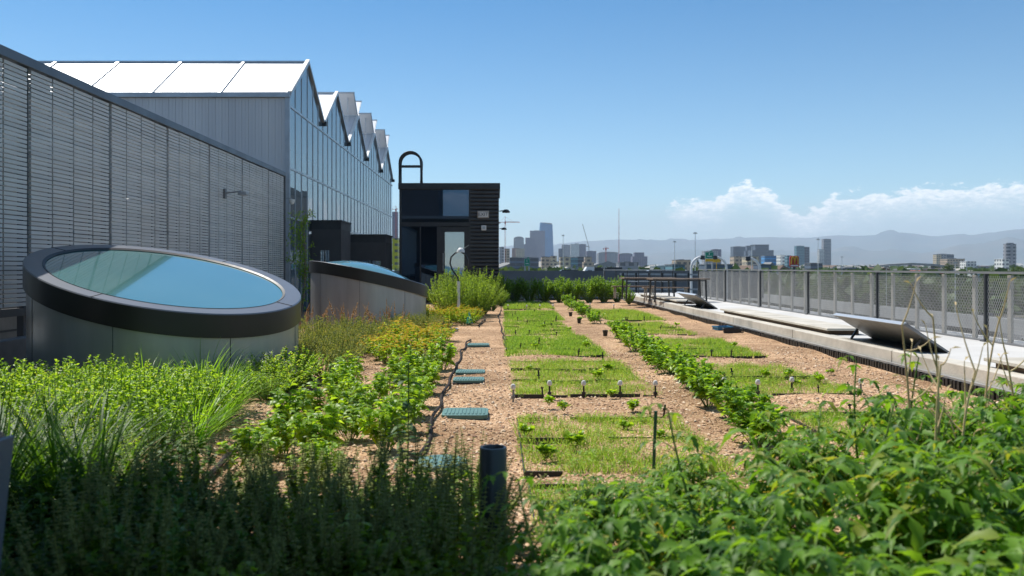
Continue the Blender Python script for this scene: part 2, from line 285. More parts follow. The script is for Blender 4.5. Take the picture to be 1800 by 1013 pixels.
class LB:
    def __init__(s): s.V = []; s.F = []; s.m = []; s.c = []; s.n = 0
    def leaves(s, O, D, U, Ln, Wd, kind='ovate', curl=.25, mi=0, rng=None, v=None):
        O = np.atleast_2d(O); N = len(O); D = norm(np.broadcast_to(D, (N, 3)).astype(float)); U = np.broadcast_to(U, (N, 3)).astype(float)
        S = norm(np.cross(D, U)); U = np.cross(S, D); Ln = np.broadcast_to(Ln, N).astype(float); Wd = np.broadcast_to(Wd, N).astype(float); curl = np.broadcast_to(curl, N)
        T, F = TEMP[kind]; u, w, h = T[:, 0], T[:, 1], T[:, 2]
        uu = u[None] * Ln[:, None]; drop = -curl[:, None] * (u[None] ** 2) * Ln[:, None]
        X = O[:, None] + D[:, None] * uu[..., None] + S[:, None] * (w[None] * Wd[:, None])[..., None] + U[:, None] * (h[None] * Wd[:, None] + drop * .5)[..., None]
        X[..., 2] += drop * .5
        k = len(T); base = s.n + np.arange(N) * k; F = np.array(F)
        s.V.append(X.reshape(-1, 3)); s.F.append((base[:, None, None] + F[None]).reshape(-1, 4)); s.m.append(np.full(N * len(F), mi))
        rr = RNG if rng is None else rng; vv = rr.random(N) if v is None else np.broadcast_to(v, N)
        s.c.append(np.repeat(vv, k)); s.n += N * k; return s
    def stem(s, pts, r0, r1, mi=0, n=4):                     # tapered square-ish stem
        pts = np.array(pts, float); K = len(pts); d = norm(np.gradient(pts, axis=0)); ref = np.array([.3, .9, .1]); a = norm(np.cross(d, ref)); b = np.cross(d, a)
        rs = np.linspace(r0, r1, K); ang = np.arange(n) * 2 * PI / n
        X = pts[:, None] + rs[:, None, None] * (a[:, None] * np.cos(ang)[None, :, None] + b[:, None] * np.sin(ang)[None, :, None])
        i, k = np.meshgrid(np.arange(K - 1), np.arange(n), indexing='ij'); f = np.stack([i * n + k, i * n + (k + 1) % n, (i + 1) * n + (k + 1) % n, (i + 1) * n + k], -1).reshape(-1, 4)
        s.V.append(X.reshape(-1, 3)); s.F.append(f + s.n); s.m.append(np.full(len(f), mi)); s.c.append(np.full(K * n, RNG.random())); s.n += K * n; return s
    def mesh(s, name, mats):
        V = np.concatenate(s.V); F = np.concatenate(s.F); m = np.concatenate(s.m); c = np.concatenate(s.c)
        tri = F[:, 2] == F[:, 3]; me = bpy.data.meshes.new(name); me.vertices.add(len(V)); me.vertices.foreach_set('co', V.ravel().astype(np.float32))
        cnt = np.where(tri, 3, 4); mask = np.ones(F.shape, bool); mask[tri, 3] = False; li = F[mask]
        me.loops.add(len(li)); me.loops.foreach_set('vertex_index', li.astype(np.int32)); me.polygons.add(len(F)); st = np.concatenate([[0], np.cumsum(cnt)[:-1]])
        me.polygons.foreach_set('loop_start', st.astype(np.int32))
        me.polygons.foreach_set('material_index', m.astype(np.int32))
        a = me.attributes.new('v', 'FLOAT', 'POINT'); a.data.foreach_set('value', c.astype(np.float32))
        for mt in (mats if isinstance(mats, (list, tuple)) else [mats]): me.materials.append(mt)
        me.update(calc_edges=True); me.validate(); return me
def curve(base, tip, bow=(0, 0, 0), k=6):
    base, tip, bow = map(np.array, (base, tip, bow)); t = np.linspace(0, 1, k)[:, None]
    return base + (tip - base) * t + bow * (4 * t * (1 - t))
def plant_mesh(rng, nst, H, Rr, per, Ln, Wd, kind, mats, flat=.35, curl=.3, t0=.2, base=.15, flower=None, stemr=.004, upr=.35, hvar=.3, crown=1.0):
    """herb / shrub: many curved stems, leaves spiralling up each; returns (foliage, stems, flowers)"""
    A, B, C = LB(), LB(), LB()
    for i in range(nst):
        a = rng.random() * 2 * PI; q = math.sqrt(rng.random()); h = H * (1 - hvar * rng.random()) * (1 - .35 * q * q * crown)
        bs = np.array([math.cos(a) * Rr * base * q, math.sin(a) * Rr * base * q, 0]); tp = np.array([math.cos(a) * Rr * q, math.sin(a) * Rr * q, h])
        c = curve(bs, tp, (math.cos(a) * .1 * Rr, math.sin(a) * .1 * Rr, .1 * h)); B.stem(c, stemr, stemr * .5)
        t = t0 + (1 - t0) * rng.random(per) ** .8; idx = t * (len(c) - 1); i0 = np.minimum(idx.astype(int), len(c) - 2); fr = (idx - i0)[:, None]
        O = c[i0] * (1 - fr) + c[i0 + 1] * fr; ph = rng.random(per) * 2 * PI
        D = np.stack([np.cos(ph), np.sin(ph), upr + .7 * (t ** 2) + .25 * rng.normal(size=per)], 1); U = np.stack([rng.normal(size=per) * flat, rng.normal(size=per) * flat, np.ones(per)], 1)
        s = (.65 + .5 * rng.random(per)) * (1 - .35 * t ** 3)
        A.leaves(O, D, U, Ln * s, Wd * s, kind, curl * (.5 + rng.random(per)), rng=rng)
        if flower: flower(C, rng, c, tp)
    return (A.mesh('foliage', mats[0]), B.mesh('stem', mats[1]), C.mesh('flower', mats[2]) if C.V else None)
def put_plant(protos, name, x, y, z, label, cat, group, sc=1, rz=None, parts=True):
    me = protos[random.randrange(len(protos))] if isinstance(protos, list) else protos
    e = empty(name, (x, y, z), random.random() * 6.28 if rz is None else rz, label, cat, group); e.scale = (sc, sc, sc * random.uniform(.92, 1.08))
    place('foliage', me[0], e)
    if me[1]: place('stem', me[1], e)
    if me[2]: place('flower', me[2], e)['kind'] = 'stuff'
    return e

CANX = -1.9  # right edge of the added canopy, sets where its shadow ends
# ================================================================== SETTING: roof, terrace, ground
def struct(mb, name, mat, **k):
    o = mb.build(name, mat, **k); tag(o, kind='structure'); return o
g = MB(); nx, ny = 60, 180                                  # gravelly planting soil, gently uneven
xs = np.linspace(-6.05, 5.30, nx); ys = np.linspace(-3, 36.5, ny)
gz = lambda x, y: .022 * math.sin(x * 2.1 + y * .7) * math.sin(y * 1.3 - x) + .012 * math.sin(x * 5 + y * 3.1)
g.v = [(x, y, gz(x, y)) for y in ys for x in xs]; g.f = [(j * nx + i, j * nx + i + 1, (j + 1) * nx + i + 1, (j + 1) * nx + i) for j in range(ny - 1) for i in range(nx - 1)]; g.m = [0] * len(g.f)
struct(g, 'garden_soil', M['gravel'], smooth=True)
g = MB(); g.box(-60, 8.2, -12, 40, -.9, -.25); struct(g, 'roof_deck', M['roofd'])
g = MB(); g.box(5.625, 8.1, -4, 38, -.2, .26); struct(g, 'terrace_floor', M['terr'])
# city ground
m, n, l = newmat('city_ground'); out = n.new('ShaderNodeOutputMaterial'); p = n.new('ShaderNodeBsdfPrincipled'); l.new(p.outputs[0], out.inputs[0])
t = n.new('ShaderNodeTexCoord'); v1 = n.new('ShaderNodeTexVoronoi'); l.new(t.outputs['Object'], v1.inputs['Vector']); v1.inputs['Scale'].default_value = .012
sp = n.new('ShaderNodeSeparateColor'); l.new(v1.outputs['Color'], sp.inputs[0]); r = n.new('ShaderNodeValToRGB'); l.new(sp.outputs[0], r.inputs[0]); r.color_ramp.interpolation = 'CONSTANT'; e = r.color_ramp.elements
e[0].color = (.07, .085, .035, 1); e[1].position = .8; e[1].color = (.22, .20, .17, 1)
for q, c in ((.25, (.11, .12, .05)), (.42, (.06, .062, .065)), (.6, (.16, .13, .09))): x = e.new(q); x.color = (*c, 1)
nz = n.new('ShaderNodeTexNoise'); l.new(t.outputs['Object'], nz.inputs['Vector']); nz.inputs['Scale'].default_value = .15; nz.inputs['Detail'].default_value = 10
mx = n.new('ShaderNodeMixRGB'); mx.blend_type = 'MULTIPLY'; mx.inputs[0].default_value = .6; l.new(r.outputs[0], mx.inputs[1]); l.new(nz.outputs[0], mx.inputs[2]); l.new(mx.outputs[0], p.inputs['Base Color']); p.inputs['Roughness'].default_value = .95
M['cityg'] = m
ZG = -13.0
g = MB(); K = 40; g.v = [(-30000 + 60000 * i / K, -20000 + 60000 * j / K, ZG) for j in range(K + 1) for i in range(K + 1)]
g.f = [(j * (K + 1) + i, j * (K + 1) + i + 1, (j + 1) * (K + 1) + i + 1, (j + 1) * (K + 1) + i) for j in range(K) for i in range(K)]; g.m = [0] * len(g.f)
struct(g, 'ground', M['cityg'])
# mountains 14 km off, ridge line after the photo
M['mount'] = pm('mountain', (.05, .08, .075), (.11, .105, .09), .0012, .95, detail=9)
prof = [(-60, 15), (-40, 22), (-25, 26), (-12, 30), (0, 36), (3, 40), (6, 47), (8, 50), (11.5, 49), (14, 50), (15.5, 52), (17.2, 55), (18.6, 53), (20, 53), (21, 56), (22, 57), (23.6, 57), (25.4, 62), (27.2, 56.5), (28.4, 60), (29, 59), (30, 63), (31.6, 69), (34, 74), (38, 70), (45, 74), (60, 60), (80, 50)]
def ridge(a): 
    for (a0, h0), (a1, h1) in zip(prof, prof[1:]):
        if a0 <= a <= a1: t = (a - a0) / (a1 - a0); return h0 + (h1 - h0) * t * t * (3 - 2 * t)
    return 20
from mathutils import noise
for k, (D0, D1, f, nm, sd_) in enumerate(((14500, 19000, 1.0, 'mountain_range', 3.1), (10800, 13800, .60, 'foothills', 9.7))):
    g = MB(); A = np.linspace(-60, 80, 560); NR = 12
    for j in range(NR + 1):
        u = j / NR; D = D0 + (D1 - D0) * u
        for a in A:
            y = D * math.cos(R(a)); x = D * math.sin(R(a)); c = math.cos(R(a))
            h = ridge(a) / FPX * D * c if k == 0 else ridge(a) / FPX * D * c * f * (1 + .5 * noise.noise(Vector((a * .35, 2, sd_))))
            h *= math.sin(min(1, u * 1.25) * PI / 2) if u < .8 else 1 - (u - .8) * 1.5
            h *= 1 + (.03 if u > .7 and k == 0 else .22) * noise.fractal(Vector((a * .55, u * 3, sd_)), 1.0, 2, 5)
            g.v.append((x, y, ZG + max(h, -5) * 1.0))
    na = len(A); g.f = [(j * na + i, j * na + i + 1, (j + 1) * na + i + 1, (j + 1) * na + i) for j in range(NR) for i in range(na - 1)]; g.m = [0] * len(g.f)
    struct(g, nm, M['mount'], smooth=True)

# ================================================================== RIGHT SIDE: curb, bench slabs, fence, tables
cb = empty('concrete_curb', (5.47, 15, 0), 0, 'long pale concrete curb wall between the gravel beds and the white terrace', 'curb wall')
def rel(mb, o):                                            # world-space builder put under a thing
    inv = Vector(o.location); mb.v = [tuple(Vector(v) - inv) for v in mb.v]; return mb
b = MB()
for k in range(11): b.box(5.35, 5.62, -4 + k * 3.9, -4 + k * 3.9 + 3.885, -.2, .272)
rel(b, cb).build('wall_segment', M['conc'], cb, bevel=.012)
b = MB(); b.box(5.30, 5.346, -4, 38, .09, .115); b.box(5.325, 5.345, -4, 38, .0, .088); rel(b, cb).build('metal_flashing', M['steel'], cb)
b = MB(); y = 1.0
while y < 34: b.box(5.27 + .01 * random.random(), 5.32, y, y + .05, -.05, .075 + .02 * random.random()); y += .085
rel(b, cb).build('drainage_strip', M['black'], cb)
def slab(y0, y1, lab):
    e = empty('bench_slab', (5.86, y0, .26), 0, lab, 'bench', 'low benches along the curb')
    b = MB(); b.box(-.34, .30, 0, y1 - y0, .075, .115); b.build('seat', M['conc'], e, bevel=.006)
    b = MB(); b.box(-.27, .24, .12, y1 - y0 - .12, .0, .074); b.build('plinth', M['brown'], e)
slab(5.6, 9.7, 'low slab bench on the terrace at the right edge of the photo, nearest of the three')
slab(14.3, 21.2, 'long low slab bench on the curb between the two tilted grey panels')
slab(26.4, 33.5, 'farthest low slab bench, beyond the farther tilted panel and below the wooden tables')
def tilted(y0, y1, lab):
    e = empty('tilted_lounger', (5.95, y0, .26), 0, lab, 'lounger', 'tilted grey panels on the terrace'); L_ = y1 - y0
    b = MB(); b.prism([(.0, .012), (.05, .012), (-.53, .40), (-.60, .385)], 0, L_, 'y'); b.build('back_panel', M['grey'], e, bevel=.008)
    b = MB(); b.prism([(-.612, .380), (-.55, .412), (-.535, .401), (-.60, .372)], -.01, L_ + .01, 'y'); b.build('edge_trim', M['alu'], e)
    for yy in (.15, L_ - .15): b = MB(); b.bar((-.38, yy, .012), (-.28, yy, .17), .03); b.build('support_leg', M['dark'], e)
    b = MB(); b.box(-.5, .02, .03, L_ - .03, .002, .012); b.build('base_plate', M['dark'], e)
tilted(11.3, 13.6, 'large tilted grey panel standing open on the white terrace, nearer of the two')
tilted(23.2, 25.6, 'smaller looking tilted grey panel in front of the wooden tables, farther of the two')
# ---- fence
fe = empty('mesh_fence', (7.5, 5.6, .26), 0, 'long metal mesh guard fence with grey posts along the right edge of the terrace', 'fence')
FH = 1.04; BAY = 3.75; nb = 7; Y0 = 13.1 - 2 * BAY
b = MB(); b.box(-.018, .018, -.014, .014, 0, 1)  # placeholder keeps order
mesh = MB(); pit = .048; sl_ = .55
def diag(mb, sgn):
    y = -1.2
    while y < BAY + 1.2:
        z0, z1 = .03, FH - .03; y0, y1 = y, y + sgn * (z1 - z0) * sl_
        lo, hi = min(y0, y1), max(y0, y1)
        if hi > .03 and lo < BAY - .03:
            def cl(yt): return z0 + (yt - y0) / (y1 - y0) * (z1 - z0)
            a0, a1 = (y0, z0), (y1, z1)
            for yt in (.03, BAY - .03):
                if (y0 - yt) * (y1 - yt) < 0:
                    zt = cl(yt)
                    if (yt == .03) == (y0 < yt): a0 = (yt, zt)
                    else: a1 = (yt, zt)
            mb.bar((0, a0[0], a0[1]), (0, a1[0], a1[1]), .003, .0046)
        y += pit
diag(mesh, 1); diag(mesh, -1)
me = mesh.mesh('mesh_panel', pm('pale_mesh', (.50, .49, .46), (.40, .39, .37), 3, .5, metal=.2))
pb = MB(); pb.box(-.03, .03, -.022, .022, 0, FH); pb.box(-.07, .07, -.06, .06, 0, .012); pme = pb.mesh('post', M['dark'])
tb = MB(); tb.box(.03, .07, -.045, .045, -.1, FH - .02); tme = tb.mesh('slim_post', M['tan'])
for k in range(nb):
    yb = Y0 - 5.6 + k * BAY
    place('mesh_panel', me, fe, (0, yb, 0)); place('post', pme, fe, (0, yb, 0))
    for q in range(4): place('slim_post', tme, fe, (.04, yb + .47 + q * .9375, 0))
place('post', pme, fe, (0, Y0 - 5.6 + nb * BAY, 0))
b = MB(); b.box(-.03, .03, Y0 - 5.6, Y0 - 5.6 + nb * BAY, FH, FH + .035); b.box(-.02, .02, Y0 - 5.6, Y0 - 5.6 + nb * BAY, .005, .03); b.build('top_rail', M['grey'], fe)
# ---- tables and benches
def table(x, y, lab):
    e = empty('picnic_table', (x, y, .26), R(4), lab, 'table', 'long wooden tables on the terrace')
    b = MB()
    for k in range(6): b.box(-.95, .95, -.42 + k * .142, -.42 + k * .142 + .132, .735, .775)
    b.build('tabletop', M['wood'], e)
    for sx_ in (-.86, .86):
        for sy in (-.33, .33):
            b = MB(); b.bar((sx_, sy, 0), (sx_ * .97, sy, .732), .05); b.build('leg', M['dark'], e)
    b = MB(); b.bar((-.83, -.33, .70), (.83, -.33, .70), .035); b.bar((-.83, .33, .70), (.83, .33, .70), .035); b.build('frame', M['dark'], e)
def bench(x, y, lab):
    e = empty('wooden_bench', (x, y, .26), R(4), lab, 'bench', 'wooden benches beside the long tables')
    b = MB(); b.box(-.8, .8, -.16, -.01, .42, .455); b.box(-.8, .8, .01, .16, .42, .455); b.build('seat', M['wood'], e)
    for sx_ in (-.7, .7): b = MB(); b.bar((sx_, -.12, 0), (sx_, -.12, .418), .035); b.bar((sx_, .12, 0), (sx_, .12, .418), .035); b.bar((sx_, -.12, .40), (sx_, .12, .40), .03); b.build('leg', M['tan'], e)
table(5.95, 28.2, 'long wooden table on thin dark legs, nearest the fence'); table(5.35, 30.4, 'long wooden table on dark legs, left one on the terrace behind the far panel')
bench(5.75, 29.2, 'low wooden bench between the two long tables'); bench(5.0, 31.4, 'low wooden bench in front of the left long table')
# black rail fence closing the terrace end
e = empty('end_railing', (6.2, 37.6, .26), 0, 'dark railing across the far end of the terrace behind the tables', 'railing')
for k in range(7): b = MB(); b.box(-1.5 + k * .5 - .02, -1.5 + k * .5 + .02, -.02, .02, 0, 1.0); b.build('post', M['dark'], e)
b = MB(); b.box(-1.55, 1.55, -.025, .025, 1.0, 1.04); b.box(-1.55, 1.55, -.015, .015, .5, .53); b.build('rail', M['steel'], e)

# ================================================================== LEFT SIDE: louvred screen
XS = -6.3; ST = 4.15; SB_ = .86; YE = 25.2
sc_ = empty('louvre_screen', (XS, 12, 0), 0, 'tall grey louvred metal screen wall running along the left of the garden', 'screen wall')
py_ = [1.9, 4.3, 6.65, 9.05, 11.45, 13.85, 16.25, 18.6, 21.0, 23.4, 25.1]
for y in py_:
    b = MB(); b.box(-.12, -.03, y - .06 - 12, y + .06 - 12, -.25, ST - .06); b.build('post', M['spost'], sc_)
for a, c in zip(py_[:-1], py_[1:]):
    b = MB(); z = SB_ + .03; off = [random.uniform(-.007, .007) for _ in range(4)]
    nsub = 4; w = (c - a) / nsub
    while z < ST - .10:
        for q in range(nsub):
            y0 = a + q * w + (.05 if q == 0 else .018) - 12; y1 = a + (q + 1) * w - (.05 if q == nsub - 1 else .018) - 12; dz = random.uniform(-.001, .001); dx = random.uniform(-.002, .002)
            b.box(-.03 + dx, .012 + dx, y0, y1, z + dz + off[q], z + .045 + dz + off[q])
        z += .060
    b.build('louvre_panel', M['slat'], sc_)
    b = MB()
    for q in range(1, nsub): y = a + q * w - 12; b.box(-.05, -.03, y - .018, y + .018, SB_, ST - .05)
    for zz in (1.45, 2.05, 2.65, 3.25, 3.8): b.box(-.055, -.0505, a + .061 - 12, c - .061 - 12, zz, zz + .035)
    b.build('mullion', M['spost'], sc_)
b = MB(); b.box(-.20, .05, 1.8 - 12, YE - 12, ST - .075, ST + .055); b.build('top_cap', M['scap'], sc_, bevel=.006)
b = MB(); b.box(-.06, .03, 1.8 - 12, YE - 12, SB_ - .10, SB_); b.build('bottom_rail', M['spost'], sc_)
b = MB(); b.box(-.12, .03, YE - 12, YE + .06 - 12, -.25, ST + .05); b.build('end_frame', M['grey'], sc_)
cbx = empty('security_camera', (XS + .04, 25.2, 3.36), 0, 'small white camera fixed at the far end of the louvred screen', 'camera')
b = MB(); b.box(0, .16, -.03, .03, .06, .09); b.build('bracket', M['steel'], cbx); b = MB(); b.lathe([(0, -.11), (.06, -.09), (.085, -.02), (.09, .04), (0, .055)], 16, Matrix.Translation((.18, 0, 0))); b.build('housing', M['white'], cbx, smooth=True)
lt = empty('flood_light', (XS + .02, 19.6, 3.1), 0, 'small flood light on an arm mounted on the louvred screen', 'light')
b = MB(); b.bar((0, 0, 0), (.35, .1, .05), .03); b.box(-.02, .04, -.06, .06, -.12, .1); b.build('bracket', M['grey'], lt); b = MB(); b.box(.3, .5, 0, .22, -.04, .04); b.build('lamp_head', M['steel'], lt, bevel=.015)
# low parapet under the screen and boxes behind it
b = MB(); b.box(-6.22, -6.05, -3, 25, -.2, .50); o = b.build('low_parapet', M['grey'], bevel=.01); tag(o, 'low dark grey parapet edging the soil under the louvred screen', 'parapet')
for i, (x, y, w, d, h, mt, lab) in enumerate(((-8.6, 15.0, 1.6, 4.5, 3.6, 'grey', 'big grey rooftop air unit behind the near half of the screen'), (-8.8, 21.5, 1.5, 4.5, 3.2, 'steel', 'pale rooftop air unit behind the far half of the screen'), (-7.4, 11.2, .5, 1.2, 1.0, 'brown', 'brown box seen under the bottom edge of the screen'), (-8.9, 7.5, 1.6, 4.0, 3.3, 'grey', 'grey rooftop air unit behind the screen at the left edge'))):
    e = empty('rooftop_unit', (x, y, -.25), 0, lab, 'air unit'); b = MB(); b.box(-w / 2, w / 2, -d / 2, d / 2, .1, h); b.build('casing', M[mt], e, bevel=.02)
    b = MB()
    for q in range(8): b.box(w / 2, w / 2 + .02, -d * .4, d * .4, .3 + q * h * .09, .33 + q * h * .09)
    b.build('grille', M['spost'], e); b = MB(); b.box(-w / 2 + .1, w / 2 - .1, -d / 2 + .1, d / 2 - .1, 0, .1); b.build('base', M['dark'], e)

# ================================================================== GREENHOUSE
XG = -6.3; GY = 25.7; BW = 5.05; EV = 6.62; RD = 8.17; NB = 5; XL = -30.0; GB = -.2
gh = empty('greenhouse', (XG, GY, 0), 0, 'large rooftop greenhouse with five pointed glass gables behind the louvred screen', 'greenhouse')
W_ = XL - XG
b = MB()                                                     # ribbed side wall facing the camera
x = 0.0
while x > W_: b.box(x - .196, x - .004, -.02, 0, GB, EV - .12); b.box(x - .105, x - .09, -.026, -.0205, GB, EV - .12); x -= .2
b.box(W_, 0, .001, .03, GB, EV - .1); b.build('side_wall', pm('pale_ribbed_sheet', (.60, .62, .64), (.52, .54, .57), .4, .5, stretch=(4, 1, .3)), gh)
b = MB(); b.box(W_, .06, -.12, .05, EV - .11, EV + .03); b.box(-.09, .045, -.06, .04, GB, EV - .11); b.build('eaves_gutter', M['alu'], gh)
for k in range(NB):
    y0 = k * BW; yc = y0 + BW / 2; y1 = y0 + BW
    for (ya, za, yb, zb, nm) in ((y0, EV, yc, RD, 0), (y1, EV, yc, RD, 1)):
        d = Vector((0, yb - ya, zb - za)); ln = d.length
        b = MB(); b.add([(W_, ya, za), (0, ya, za), (0, yb, zb), (W_, yb, zb), (W_, ya, za - .03), (0, ya, za - .03), (0, yb, zb - .03), (W_, yb, zb - .03)], [(0, 1, 2, 3), (7, 6, 5, 4), (1, 0, 4, 5), (3, 2, 6, 7), (0, 3, 7, 4), (2, 1, 5, 6)])
        b.build('roof_panel', M['wsheet'], gh)
        if nm == 0 or k == 0:
            x = 0
            while x > W_: b = MB(); b.bar((x - .03, ya, za + .02), (x - .03, yb, zb + .02), .095, .05); b.build('roof_bar', M['alu'], gh); x -= 2.07
    b = MB(); b.box(W_, .05, yc - .05, yc + .05, RD - .01, RD + .05); b.build('ridge_cap', M['alu'], gh)
    b = MB(); b.bar((.03, y0, EV - .02), (.03, yc, RD + .0), .09, .09); b.bar((.03, yc, RD), (.03, y1, EV - .02), .09, .09); b.build('gable_trim', M['alu'], gh); b = MB(); b.bar((.03, y0, EV + .065), (.03, yc - .03, RD + .075), .12, .05); b.build('slope_flashing', M['white'], gh)
    # gable glass, panes between the mullions
    npn = 6; b = MB(); fr = MB(); pw = BW / npn
    zr = [GB + .1, 1.55, 2.9, 4.4, EV - .35]
    for q in range(npn):
        a = y0 + q * pw; c = a + pw
        top = lambda yy: EV + (RD - EV) * (1 - abs(yy - yc) / (BW / 2))
        for z0, z1 in zip(zr[:-1], zr[1:]): dx = random.uniform(-.006, .006); b.add([(dx, a + .02, z0), (-dx, c - .02, z0), (-dx * .6, c - .02, z1), (dx * .3, a + .02, z1)], [(0, 1, 2, 3)])
        b.add([(0, a + .02, EV - .35), (0, c - .02, EV - .35), (0, c - .02, top(c - .02) - .05), (0, a + .02, top(a + .02) - .05)], [(0, 1, 2, 3)])
        fr.box(-.02, .018, a - .016, a + .016, GB, top(a) - .05)
    for z in zr: fr.box(-.025, .024, y0 + .02, y1 - .02, z - .03, z + .03)
    b.build('glass_pane', M['gglass'], gh); fr.build('gable_frame', M['alu'], gh)
    b = MB(); b.box(-.02, .14, y1 - .08, y1 + .08, EV - .13, EV + .02); b.build('gutter_end', M['dark'], gh)
    # trusses and shade inside
    b = MB()
    for xx in (-2.1, -4.2, -8.4, -12.6):
        b.bar((xx, y0, EV - .5), (xx, y1, EV - .5), .06); b.bar((xx, y0 + .1, GB), (xx, y0 + .1, EV), .1); b.bar((xx, y0, EV - .1), (xx, yc, RD - .1), .05); b.bar((xx, yc, RD - .1), (xx, y1, EV - .1), .05)
        for q in range(6): b.bar((xx, y0 + q * BW / 6, EV - .5), (xx, y0 + (q + .5) * BW / 6, EV - .15), .025)
    b.build('truss', M['white'], gh)
    if k >= 2:                                               # open ridge vents
        for s_ in (-1, 1):
            b = MB(); tl = .98
            b.add([(W_ * .4, yc + s_ * .03, RD + .04), (.0, yc + s_ * .03, RD + .04), (.0, yc + s_ * tl, RD + .86), (W_ * .4, yc + s_ * tl, RD + .86), (W_ * .4, yc + s_ * .03, RD + .065), (.0, yc + s_ * .03, RD + .065), (.0, yc + s_ * tl, RD + .885), (W_ * .4, yc + s_ * tl, RD + .885)],
                  [(0, 1, 2, 3), (7, 6, 5, 4), (1, 0, 4, 5), (3, 2, 6, 7), (0, 3, 7, 4), (2, 1, 5, 6)]); v_ = b.build('roof_vent', M['wsheet'], gh)
            b = MB(); x = 0
            while x > W_ * .4: b.bar((x, yc + s_ * .03, RD + .02), (x, yc + s_ * tl, RD + .84), .05, .05); x -= 1.03
            b.bar((W_ * .4, yc + s_ * tl, RD + .87), (.03, yc + s_ * tl, RD + .87), .06); b.build('vent_frame', M['alu'], v_)
            b = MB(); b.bar((-.3, yc + s_ * .75, RD - .38), (-.3, yc + s_ * .8, RD + .68), .03); b.build('vent_arm', M['alu'], v_)
b = MB(); b.box(W_, -.05, NB * BW - .05, NB * BW, GB, EV); b.build('back_wall', M['alu'], gh)
b = MB(); b.box(W_, -.1, .1, NB * BW - .1, GB - .02, GB + .02); b.build('floor', M['conc'], gh)
b = MB(); b.box(-7.0, -6.9, .3, NB * BW - .3, GB, 3.4); b.build('inner_curtain', M['wsheet'], gh)
# vestibules in front of the greenhouse
def vestibule(x0, x1, y0, y1, h, lab, op):
    e = empty('entry_vestibule', ((x0 + x1) / 2, y0, -.1), 0, lab, 'entrance', 'dark entrances against the greenhouse'); w = (x1 - x0) / 2; d = y1 - y0; h += .1
    b = MB(); b.box(-w, w, 0, d, h - .25, h); b.box(-w - .03, w + .03, -.03, d + .03, h, h + .06); b.build('roof', M['dark'], e)
    b = MB()
    o0, o1 = op
    b.box(-w, o0, 0, .08, 0, h - .25); b.box(o1, w, 0, .08, 0, h - .25); b.box(o0, o1, 0, .08, h - .95, h - .25); b.box(w - .08, w, .08, d, 0, h - .25); b.build('wall', M['bldg'], e)
    b = MB(); b.box(o0, o1, .03, .045, 0, h - .95); b.build('door_glass', M['gglass'], e)
    b = MB(); b.box((o0 + o1) / 2 - .02, (o0 + o1) / 2 + .02, .0, .028, 0, h - .95); b.build('door_frame', M['dark'], e)
vestibule(-6.25, -5.25, 28.6, 30.4, 2.92, 'dark boxy entrance against the greenhouse glass, left of the open portal', (-.2, .1))
vestibule(-5.75, -4.28, 32.6, 34.5, 2.60, 'dark portal frame entrance just left of the glazed booth', (-.15, .55))

# ================================================================== SKYLIGHTS
def skylight(cx, cy, r, a, bx, cy_, lab, band=.265, dome=0):
    e = empty('round_skylight', (cx, cy, 0), 0, lab, 'skylight', 'round tilted skylights in the garden'); n_ = 128
    top = lambda x, y: a + bx * x + cy_ * y
    ring = lambda rr: [(rr * math.cos(2 * PI * k / n_), rr * math.sin(2 * PI * k / n_)) for k in range(n_)]
    def shell(mb, r0, f0, r1, f1, seam=0):
        p0, p1 = ring(r0), ring(r1); vs = [(x, y, f0(x, y)) for x, y in p0] + [(x, y, f1(x, y)) for x, y in p1]
        mb.add(vs, [(k, (k + 1) % n_, (k + 1) % n_ + n_, k + n_) for k in range(n_)])
    b = MB(); shell(b, r - .035, lambda x, y: -.2, r - .035, lambda x, y: top(x, y) - band + .03); b.build('drum_wall', M['drum'], e, smooth=True)
    b = MB()
    for k in range(0, n_, 16):
        an = 2 * PI * k / n_; x, y = (r - .034) * math.cos(an), (r - .034) * math.sin(an); b.bar((x, y, -.1), (x, y, top(x, y) - band), .006)
    b.build('panel_seam', M['spost'], e)
    b = MB(); shell(b, r - .033, lambda x, y: top(x, y) - band, r, lambda x, y: top(x, y) - band); shell(b, r, lambda x, y: top(x, y) - band, r, lambda x, y: top(x, y) - .012); b.build('fascia_band', M['band'], e, smooth=True)
    b = MB(); shell(b, r, lambda x, y: top(x, y) - .012, r - .01, lambda x, y: top(x, y)); shell(b, r - .01, top, r - .20, top); shell(b, r - .20, top, r - .20, lambda x, y: top(x, y) - .03); rm = b.build('rim_ring', M['rim'], e, smooth=True)
    b = MB()
    for an in (R(-8), R(172), R(82), R(-98)):
        c, s = math.cos(an), math.sin(an); b.bar((c * (r - .195), s * (r - .195), top(c * (r - .195), s * (r - .195)) + .001), (c * (r + .001), s * (r + .001), top(c * r, s * r) + .001), .012, .006)
    b.build('rim_joint', M['black'], rm)
    b = MB(); rr = r - .20
    rings = [[(x * q, y * q, top(x * q, y * q) - .02 + dome * (1 - q * q)) for x, y in ring(rr)] for q in (1, .8, .6, .4, .2)]; vs = [v_ for r_ in rings for v_ in r_] + [(0, 0, top(0, 0) - .02 + dome)]
    b.add(vs, [(j * n_ + k, j * n_ + (k + 1) % n_, (j + 1) * n_ + (k + 1) % n_, (j + 1) * n_ + k) for j in range(4) for k in range(n_)] + [(5 * n_, 4 * n_ + k, 4 * n_ + (k + 1) % n_) for k in range(n_)]); b.build('glass', M['dglass'], e, smooth=True)
    rs_ = MB(); shell(rs_, rr + .003, lambda x, y: top(x, y) - .02, rr + .003, lambda x, y: top(x, y) + .006); shell(rs_, rr + .003, lambda x, y: top(x, y) + .006, rr - .03, lambda x, y: top(x, y) - .012 + dome * .05); rs_.build('glass_seal', M['black'], e, smooth=True)
